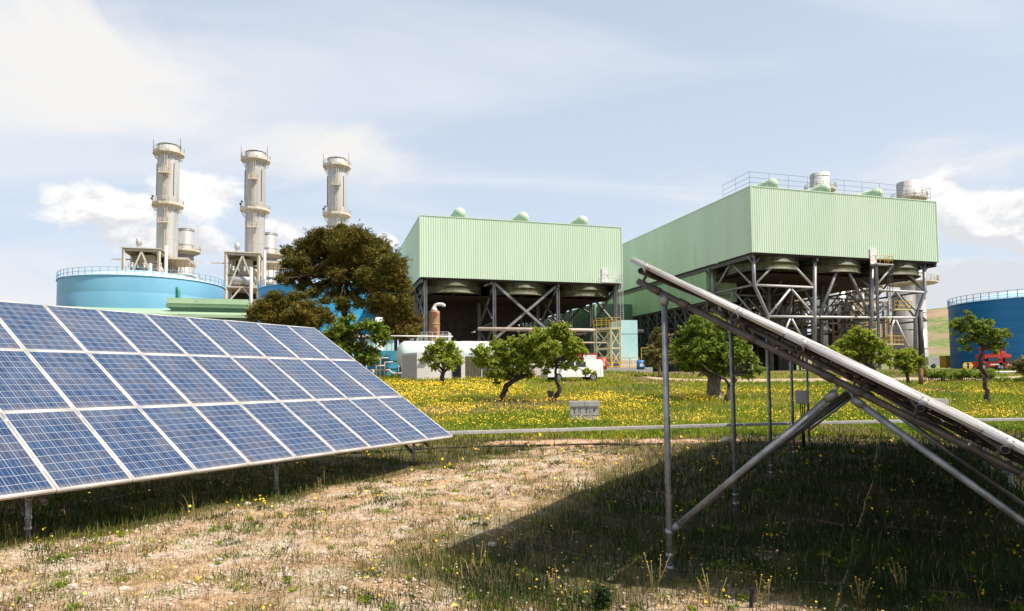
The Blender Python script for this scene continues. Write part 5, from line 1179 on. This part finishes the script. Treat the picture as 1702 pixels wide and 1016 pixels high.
tree('brown_green_bush', 'browner shaggy tree between the pale blue cabin and the tall grey post', 'tree', 62, (1096, 622), [(1096, 612, 6), (1096, 602, 5)],
     [(1082, 585, 13), (1095, 570, 12), (1108, 560, 10), (1098, 590, 14), (1112, 580, 11), (1078, 600, 9), (1095, 550, 8), (1105, 600, 9), (1118, 598, 8), (1092, 608, 6), (1088, 558, 7)], 'leafb', .26, 6500, 'barkg')
tree('almond_tree', 'bushy almond tree standing before the legs of the right hall', 'tree', 48, (1448, 636), [(1446, 622, 7), (1440, 610, 6)],
     [(1400, 575, 13), (1418, 563, 14), (1438, 560, 15), (1455, 572, 14), (1430, 580, 16), (1408, 590, 12), (1468, 582, 12), (1448, 592, 12), (1392, 588, 9), (1425, 598, 10), (1478, 590, 8), (1425, 550, 8), (1383, 580, 7), (1465, 600, 8)], 'leafy', .22, 10000)
tree('almond_tree', 'low spreading bush with its crown around the short brown post', 'tree', 48.5, (1512, 632), [(1505, 618, 5), (1500, 610, 5)],
     [(1490, 590, 9), (1505, 592, 12), (1522, 598, 13), (1510, 612, 12), (1528, 612, 9), (1495, 604, 8), (1515, 584, 7), (1532, 600, 6), (1480, 605, 6)], 'leafy', .2, 6000)
tree('crooked_almond_tree', 'crooked slender almond tree in front of the deep blue tank', 'tree', 31, (1643, 671), [(1641, 655, 9), (1637, 640, 8), (1641, 625, 8), (1630, 612, 8), (1629, 598, 8), (1633, 582, 4), (1635, 570, 3)],
     [(1590, 535, 8), (1600, 545, 13), (1612, 530, 9), (1625, 540, 14), (1640, 550, 14), (1618, 560, 12), (1655, 560, 13), (1604, 568, 9), (1668, 552, 9), (1650, 575, 11), (1665, 575, 8), (1610, 580, 6), (1645, 535, 6), (1676, 558, 6), (1582, 541, 5), (1584, 556, 3), (1625, 552, 10), (1633, 566, 8), (1608, 520, 5), (1595, 581, 3), (1655, 585, 5)], 'leafo', .145, 7500, shell=.6, rscale=.95)
tree('low_bush', 'low olive-green bush at the right picture edge before the red machines', 'bush', 45, (1706, 634), [(1704, 622, 5), (1702, 614, 4)],
     [(1690, 606, 8), (1702, 600, 9), (1715, 598, 12), (1698, 614, 8), (1712, 614, 12), (1730, 606, 14), (1682, 612, 5), (1745, 610, 12)], 'leafb', .2, 4500)
# pines on the left
pine_c = [(480, 420, 13), (493, 432, 16), (478, 440, 10), (508, 415, 18), (525, 402, 18), (545, 395, 20), (568, 390, 18), (592, 394, 20), (615, 404, 20), (636, 420, 20), (650, 438, 18), (520, 430, 18), (548, 422, 22), (578, 418, 24), (607, 432, 24), (632, 448, 20), (655, 458, 16), (664, 476, 16), (640, 474, 18),
   (612, 462, 20), (582, 450, 18), (500, 448, 14), (482, 462, 15), (468, 464, 8), (506, 466, 12), (530, 480, 12), (520, 488, 11), (560, 488, 14), (540, 500, 8), (588, 490, 14), (600, 505, 12), (572, 508, 12), (625, 495, 15), (648, 500, 16), (668, 498, 16), (676, 515, 10), (660, 512, 12), (549, 446, 14), (565, 470, 9), (618, 480, 12), (533, 455, 15), (515, 450, 12), (597, 470, 16), (560, 455, 14), (500, 478, 9), (545, 473, 12), (625, 512, 14), (646, 515, 12), (565, 500, 9), (590, 415, 16), (530, 412, 14)]
r_, pc = tree('pine_tree', 'big spreading dark pine in front of the blue tanks, left of the central hall', 'tree', 66, (572, 615), [(572, 570, 15), (571, 535, 13), (573, 505, 12), (574, 480, 11), (572, 455, 9), (578, 430, 7)], pine_c, 'pine', .30, 120000, 'bark', flat=.7, aspect=.22, crown_d=3.4, shell=.25, rscale=1.32)
tree('pine_tree', 'low rounded dark pine left of the big pine, above the solar array', 'tree', 60, (472, 610), [(474, 580, 9), (474, 550, 8)],
     [(425, 520, 14), (442, 505, 16), (465, 500, 17), (490, 500, 17), (512, 508, 16), (532, 520, 14), (440, 525, 16), (465, 522, 20), (495, 525, 20), (520, 535, 16), (545, 530, 12), (418, 530, 9), (455, 492, 8), (480, 540, 16), (455, 540, 14), (505, 548, 12)], 'pine', .27, 42000, 'bark', flat=.75, aspect=.22, shell=.3, rscale=1.2)
tree('pine_tree', 'brownish pine with hanging boughs touching the corner of the central hall', 'tree', 64, (668, 618), [(668, 590, 8), (666, 560, 8), (664, 530, 7)],
     [(650, 530, 14), (668, 520, 14), (684, 530, 12), (692, 545, 9), (640, 545, 12), (660, 545, 18), (680, 552, 13), (655, 515, 10), (648, 557, 9), (672, 560, 9), (694, 532, 7)], 'pine2', .27, 30000, 'bark', flat=.75, aspect=.22, shell=.3, rscale=1.25)
tree('broadleaf_tree', 'loose broadleaf tree under the big pine, at the end of the solar array', 'tree', 52, (606, 622), [(604, 600, 7), (601, 575, 6), (600, 555, 5)],
     [(560, 550, 13), (575, 560, 13), (562, 575, 11), (590, 545, 10), (610, 540, 9), (628, 545, 10), (640, 558, 9), (625, 562, 8), (598, 575, 10), (610, 590, 14), (598, 598, 10), (618, 598, 8), (580, 580, 10), (570, 535, 8), (585, 528, 6), (545, 560, 9), (635, 572, 5)], 'leafo', .2, 30000, shell=.4, rscale=1.35)
# clipped growth by the road at right
mb_c = []
for px in range(1534, 1652, 3):
    mb_c.append((tuple(at(px, 622.5 + 2.5 * math.sin(px), 54 + random.uniform(-.8, .8))), .46 + .12 * math.sin(px * .7)))
for px in range(1655, 1705, 6): mb_c.append((tuple(at(px, 630 + 3 * math.sin(px), 50 + random.uniform(-.6, .6))), .32))
h0 = at(1590, 630, 56); h0.z = gz(h0.x, h0.y); hd = thing('hedge', 'long low dark green hedge running in front of the truck and the deep blue tank', 'hedge', h0)
leaf_mesh('foliage', clump_points(mb_c, 17000, .1, .8), .15, 'leafo', hd, .5)
mb = MB()
for c, r in mb_c: 
    mb.tube([(c[0], c[1], gz(c[0], c[1]) - .05), c], [.04, .02], 5)
obj('stems', mb, 'bark', hd)
# ---- grass, weeds, flowers, gravel
def blades(name, x, y, h, w_, m, lean=.5, segs=2, zoff=0.):
    n = len(x); z = ground_z(x, y) + zoff - .01; th = rng.random(n) * 2 * PI; a = np.stack([np.cos(th), np.sin(th), np.zeros(n)], 1); ph = rng.random(n) * 2 * PI; l = lean * h * rng.random(n)
    ld = np.stack([np.cos(ph) * l, np.sin(ph) * l, np.zeros(n)], 1); B = np.stack([x, y, z], 1); up = np.array([0, 0, 1.])
    v = np.stack([B - a * w_[:, None] / 2, B + a * w_[:, None] / 2, B + ld * .35 + up * (h * .6)[:, None] + a * w_[:, None] * .4, B + ld * .35 + up * (h * .6)[:, None] - a * w_[:, None] * .4, B + ld + up * h[:, None] * .95], 1).reshape(-1, 3)
    i = np.arange(n)[:, None] * 5; f = np.concatenate([i, i + 1, i + 2, i + 3, i + 3, i + 2, i + 4], 1).reshape(-1); ln = np.tile([4, 3], n)
    return link(name, npmesh(name, v, f, ln), M[m], kind='stuff')
def scatter(n, y0, y1, spread=.95, pw=1.0):
    u = rng.random(n); y = y0 * (y1 / y0) ** (u ** pw); x = (rng.random(n) * 2 - 1) * (y * spread + .8); return x, y
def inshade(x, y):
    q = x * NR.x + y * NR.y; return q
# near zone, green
x, y = scatter(330000, 2.6, 21, .92); c = cover(x, y); q = inshade(x, y)
clump = vnoise(x, y, .28, 8) * vnoise(x, y, 1.1, 9)
keep = rng.random(len(x)) < np.clip((c - .12) * 1.5, 0, 1) * (.25 + 2.2 * clump); x, y, c, q = x[keep], y[keep], c[keep], q[keep]
h = (.035 + .10 * rng.random(len(x)) ** 2 * (.5 + c)) * (1 + .6 * vnoise(x, y, .6, 12)); w_ = np.maximum(.005, y * .0010)
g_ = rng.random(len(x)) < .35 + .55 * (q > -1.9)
g_ |= (q > -3.7) & (rng.random(len(x)) < .85); dry = (rng.random(len(x)) < .6 * np.exp(-((q + 4.8) / .9) ** 2) + .04) & (y > 4)  # shade-darkened blades dominate where the array's shadow falls
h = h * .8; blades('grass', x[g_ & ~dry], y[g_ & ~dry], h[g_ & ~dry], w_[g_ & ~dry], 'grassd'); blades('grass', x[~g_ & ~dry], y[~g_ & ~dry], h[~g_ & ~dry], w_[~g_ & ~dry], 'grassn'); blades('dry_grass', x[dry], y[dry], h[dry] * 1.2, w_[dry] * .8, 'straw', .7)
# sparse tufts on the gravel
def tufts(name, n, y0, y1, per, rad, hh, m, cond, wk=.0011, lean=.8, wmin=.005):
    x, y = scatter(n, y0, y1, .92); k = cond(x, y); x, y = x[k], y[k]; s = .5 + rng.random(len(x))
    X_ = np.repeat(x, per) + rng.normal(size=len(x) * per) * rad * np.repeat(s, per); Y_ = np.repeat(y, per) + rng.normal(size=len(x) * per) * rad * np.repeat(s, per)
    H_ = hh * (.4 + .8 * rng.random(len(X_))) * np.repeat(s, per); return blades(name, X_, Y_, H_, np.maximum(wmin, Y_ * wk), m, lean), (x, y)
low = lambda x, y: (cover(x, y) < .6) & (rng.random(len(x)) < .25 + 1.1 * vnoise(x, y, .9, 21)) & (y < 18)
tufts('grass', 2400, 2.6, 18, 22, .05, .05, 'grassm', low); tufts('dry_grass', 3400, 2.6, 19, 14, .06, .055, 'straw', low); tufts('grass', 2600, 2.6, 18, 14, .06, .05, 'grassn', low); tufts('olive_tufts', 900, 2.6, 18, 60, .075, .045, 'grassd', low)
tufts('dead_weeds', 1900, 2.6, 17, 9, .02, .12, 'twig', low, .0007, 1.2, .003)
tufts('tall_weeds', 420, 3.2, 20, 6, .02, .26, 'straw', lambda x, y: (cover(x, y) > .4) & (rng.random(len(x)) < np.where(x * NR.x + y * NR.y > -4., .10, .5)), .0006, .6, .003)
# fallen rosettes and broad leaved weeds
x, y = scatter(600, 2.7, 18, .92); k = rng.random(len(x)) < .35 + .5 * cover(x, y); x, y = x[k], y[k]
cs = [((a, b, gz(a, b) + .02), .03 + .06 * random.random()) for a, b in zip(x, y)]
leaf_mesh('broad_weeds', clump_points(cs, 22000, .1, .45), .026, 'grassm', None, .45)['kind'] = 'stuff'
# meadow
x, y = scatter(230000, 19.0, 74, .92); keep = rng.random(len(x)) < .45 + .9 * vnoise(x, y, 2.2, 14) * vnoise(x, y, .7, 15) * 2; keep &= ~((x > 11) & (np.abs(y - 58.5 - .02 * x) < 3.7)) ; keep &= ~((x > -11) & (x < 25) & (y > 71.8)); x, y = x[keep], y[keep]
h = (.10 + .20 * rng.random(len(x)) * (.4 + 1.2 * vnoise(x, y, 3., 16))) * np.where(y > 24, 1, .6); w_ = np.maximum(.02, y * .0011)
dn = vnoise(x, y, 5., 17) + .3 * (rng.random(len(x)) - .5); k1 = dn > .86; k2 = (~k1) & (vnoise(x, y, 2.6, 19) > .56)
blades('meadow_grass', x[~k1 & ~k2], y[~k1 & ~k2], h[~k1 & ~k2], w_[~k1 & ~k2], 'grass'); blades('meadow_grass', x[k2], y[k2], h[k2] * 1.1, w_[k2], 'grassm'); blades('dry_grass', x[k1], y[k1], h[k1], w_[k1], 'straw')
x, y = scatter(4200, 19.3, 30, .92); k = vnoise(x, y, 1.6, 23) > .5; x, y = x[k], y[k]
cs = [((a, b, gz(a, b) + .10), .12 + .22 * random.random()) for a, b in zip(x, y)]
leaf_mesh('meadow_weeds', clump_points(cs, 38000, .1, .7), .085, 'grassm', None, .4)['kind'] = 'stuff'
# yellow flowers
def flowers(name, x, y, z, r, m='flower'):
    n = len(x); nr = rng.normal(size=(n, 3)) * .55 + np.array([0.1, -.35, 1.]); nr /= np.linalg.norm(nr, axis=1)[:, None]; a = np.cross(nr, np.array([1., .1, 0])); a /= np.linalg.norm(a, axis=1)[:, None]; b = np.cross(nr, a); C_ = np.stack([x, y, z], 1)
    v = np.stack([C_ + (a * math.cos(t) + b * math.sin(t)) * r[:, None] for t in np.linspace(0, 2 * PI, 7)[:-1]], 1).reshape(-1, 3)
    f = np.arange(n * 6); return link(name, npmesh(name, v, f, np.full(n, 6)), M[m], kind='stuff')
def band(x, y):
    d = np.exp(-((y - 44) / 5) ** 2) * sst(-x, -1.5, 3) * 5.5 + np.exp(-((y - 34) / 3.5) ** 2) * sst(-x, -13, -6) * 3.2 + .42 * np.exp(-((y - 26) / 3) ** 2) + np.exp(-((y - 37) / 3) ** 2) * .9 * (x > 8) + .05
    d = d * (.25 + 1.9 * vnoise(x, y, 2.4, 31) * (.5 + vnoise(x, y, .9, 32))); return d
x, y = scatter(115000, 21., 60, .9); k = rng.random(len(x)) < band(x, y) * .34 * (.07 + 2.3 * sst(vnoise(x, y, 3.2, 41) * .6 + vnoise(x, y, 1.0, 42) * .5, .45, .66)); x, y = x[k], y[k]
flowers('meadow_flowers', x, y, ground_z(x, y) + .20 + .16 * rng.random(len(x)), np.maximum(.020, y * .00075) * (.7 + .7 * rng.random(len(x))))
x, y = scatter(520, 2.8, 20, .9); xs = []; 
per = 3; X_ = np.repeat(x, per) + rng.normal(size=len(x) * per) * .03; Y_ = np.repeat(y, per) + rng.normal(size=len(x) * per) * .03
hh = .03 + .14 * rng.random(len(X_)) ** 1.5; flowers('gravel_flowers', X_, Y_, ground_z(X_, Y_) + hh, np.maximum(.010, Y_ * .0016) * (.6 + .8 * rng.random(len(X_))))
blades('flower_stems', X_, Y_, hh + .01, np.maximum(.003, Y_ * .0005), 'grassd', .05)
# pebbles
def pebbles(n, rmin, rmax, seed):
    x, y = scatter(n, 2.6, 20.5, .92); k = rng.random(n) < 1.05 - cover(x, y); x, y = x[k], y[k]; n = len(x); r = (rmin + (rmax - rmin) * rng.random(n) ** 3) * (1 + y * .03)
    dirs = np.array([[1, 0, 0], [0, 1, 0], [-1, 0, 0], [0, -1, 0], [0, 0, 1], [0, 0, -1]], float); th = rng.random(n) * 2 * PI; cs_, sn = np.cos(th), np.sin(th)
    v = dirs[None] * (r[:, None, None] * (.6 + .7 * rng.random((n, 6, 1)))) * np.array([1, 1, .6]); v = np.stack([v[..., 0] * cs_[:, None] - v[..., 1] * sn[:, None], v[..., 0] * sn[:, None] + v[..., 1] * cs_[:, None], v[..., 2]], -1)
    v = v + np.stack([x, y, ground_z(x, y) + r * .25], 1)[:, None]; F = np.array([[0, 1, 4], [1, 2, 4], [2, 3, 4], [3, 0, 4], [1, 0, 5], [2, 1, 5], [3, 2, 5], [0, 3, 5]])
    f = (np.arange(n)[:, None, None] * 6 + F[None]).reshape(-1); link('pebbles', npmesh('pebbles', v.reshape(-1, 3), f, np.full(n * 8, 3)), M['pebble'], kind='stuff')
x, y = scatter(90000, 2.5, 19, .92); k = rng.random(len(x)) < 1.1 - cover(x, y); x, y = x[k], y[k]; hh = .006 + .010 * rng.random(len(x)); k = rng.random(len(x)) < .6
blades('litter', x[k], y[k], hh[k], np.maximum(.004, y[k] * .0007), 'straw', 5.); blades('litter', x[~k], y[~k], hh[~k], np.maximum(.004, y[~k] * .0007), 'twig', 4.)
pebbles(70000, .004, .020, 1); pebbles(1500, .012, .04, 2)
# single plants in the foreground
def weed(px, py, hpx, lab, kind='flower', n=5, name='tall_weed'):
    c = gd(px, py); H = hpx * c.y / F_PX; rr = random.Random(px); t = thing(name, lab, 'weed', c); mb = MB(); heads = []
    for i in range(n):
        e = V3((rr.gauss(0, .22), rr.gauss(0, .22), 1)) * H * rr.uniform(.55, 1); p0 = c + V3((rr.gauss(0, .02), rr.gauss(0, .02), -.01)); mb.tube([p0, p0 + e * .5 + V3((rr.gauss(0, .03), 0, 0)) * H, p0 + e], [.0035, .003, .0018], 5); heads.append(p0 + e)
    obj('stems', mb, 'straw' if kind != 'green' else 'grassd', t)
    if kind == 'flower':
        mb = MB()
        for p in heads: mb.ball(p, .0075, 7, 5, (1, 1, .6))
        obj('flower_heads', mb, 'flower', t)
    P = np.concatenate([np.array(c) + (np.array(p) - np.array(c)) * rng.random((40 if kind == 'green' else 12, 1)) * .9 + rng.normal(size=(40 if kind == 'green' else 12, 3)) * .012 * (3 if kind == 'green' else 1) for p in heads])
    leaf_mesh('leaves', P, .035 if kind == 'green' else .022, 'grassd' if kind == 'green' else 'grass', t, .3)
weed(1085, 985, 85, 'dry stalks topped by pale yellow heads, left of the front post foot')
weed(1180, 1010, 70, 'thin brownish stalks right of the front post foot', 'dry')
weed(1265, 1010, 60, 'yellow-headed weed near the black stake at the bottom'); weed(1000, 1010, 42, 'bright green leafy weed at the bottom edge', 'green', 16, 'leafy_weed')
weed(1500, 985, 60, 'pale flowering weed in the deep shade at the lower right'); weed(1430, 1008, 55, 'pale-headed weed left of the one in the deep shade, at the bottom')
weed(795, 958, 55, 'slender yellow-flowered weed at the tip of the big shadow'); weed(935, 820, 55, 'tall thin weed on the sunlit side of the shadow edge', 'dry'); weed(240, 925, 50, 'brown branching weed on the gravel at the lower left', 'dry'); weed(15, 905, 40, 'yellow-headed weed beside the leftmost low post'); weed(533, 820, 40, 'small pale stalk at the shadow edge below the left array', 'dry', 3)
weed(1465, 705, 45, 'round leafy weed behind the crossing of the braces', 'green', 14, 'leafy_weed'); weed(920, 992, 48, 'yellow-flowered weed near the bottom centre')
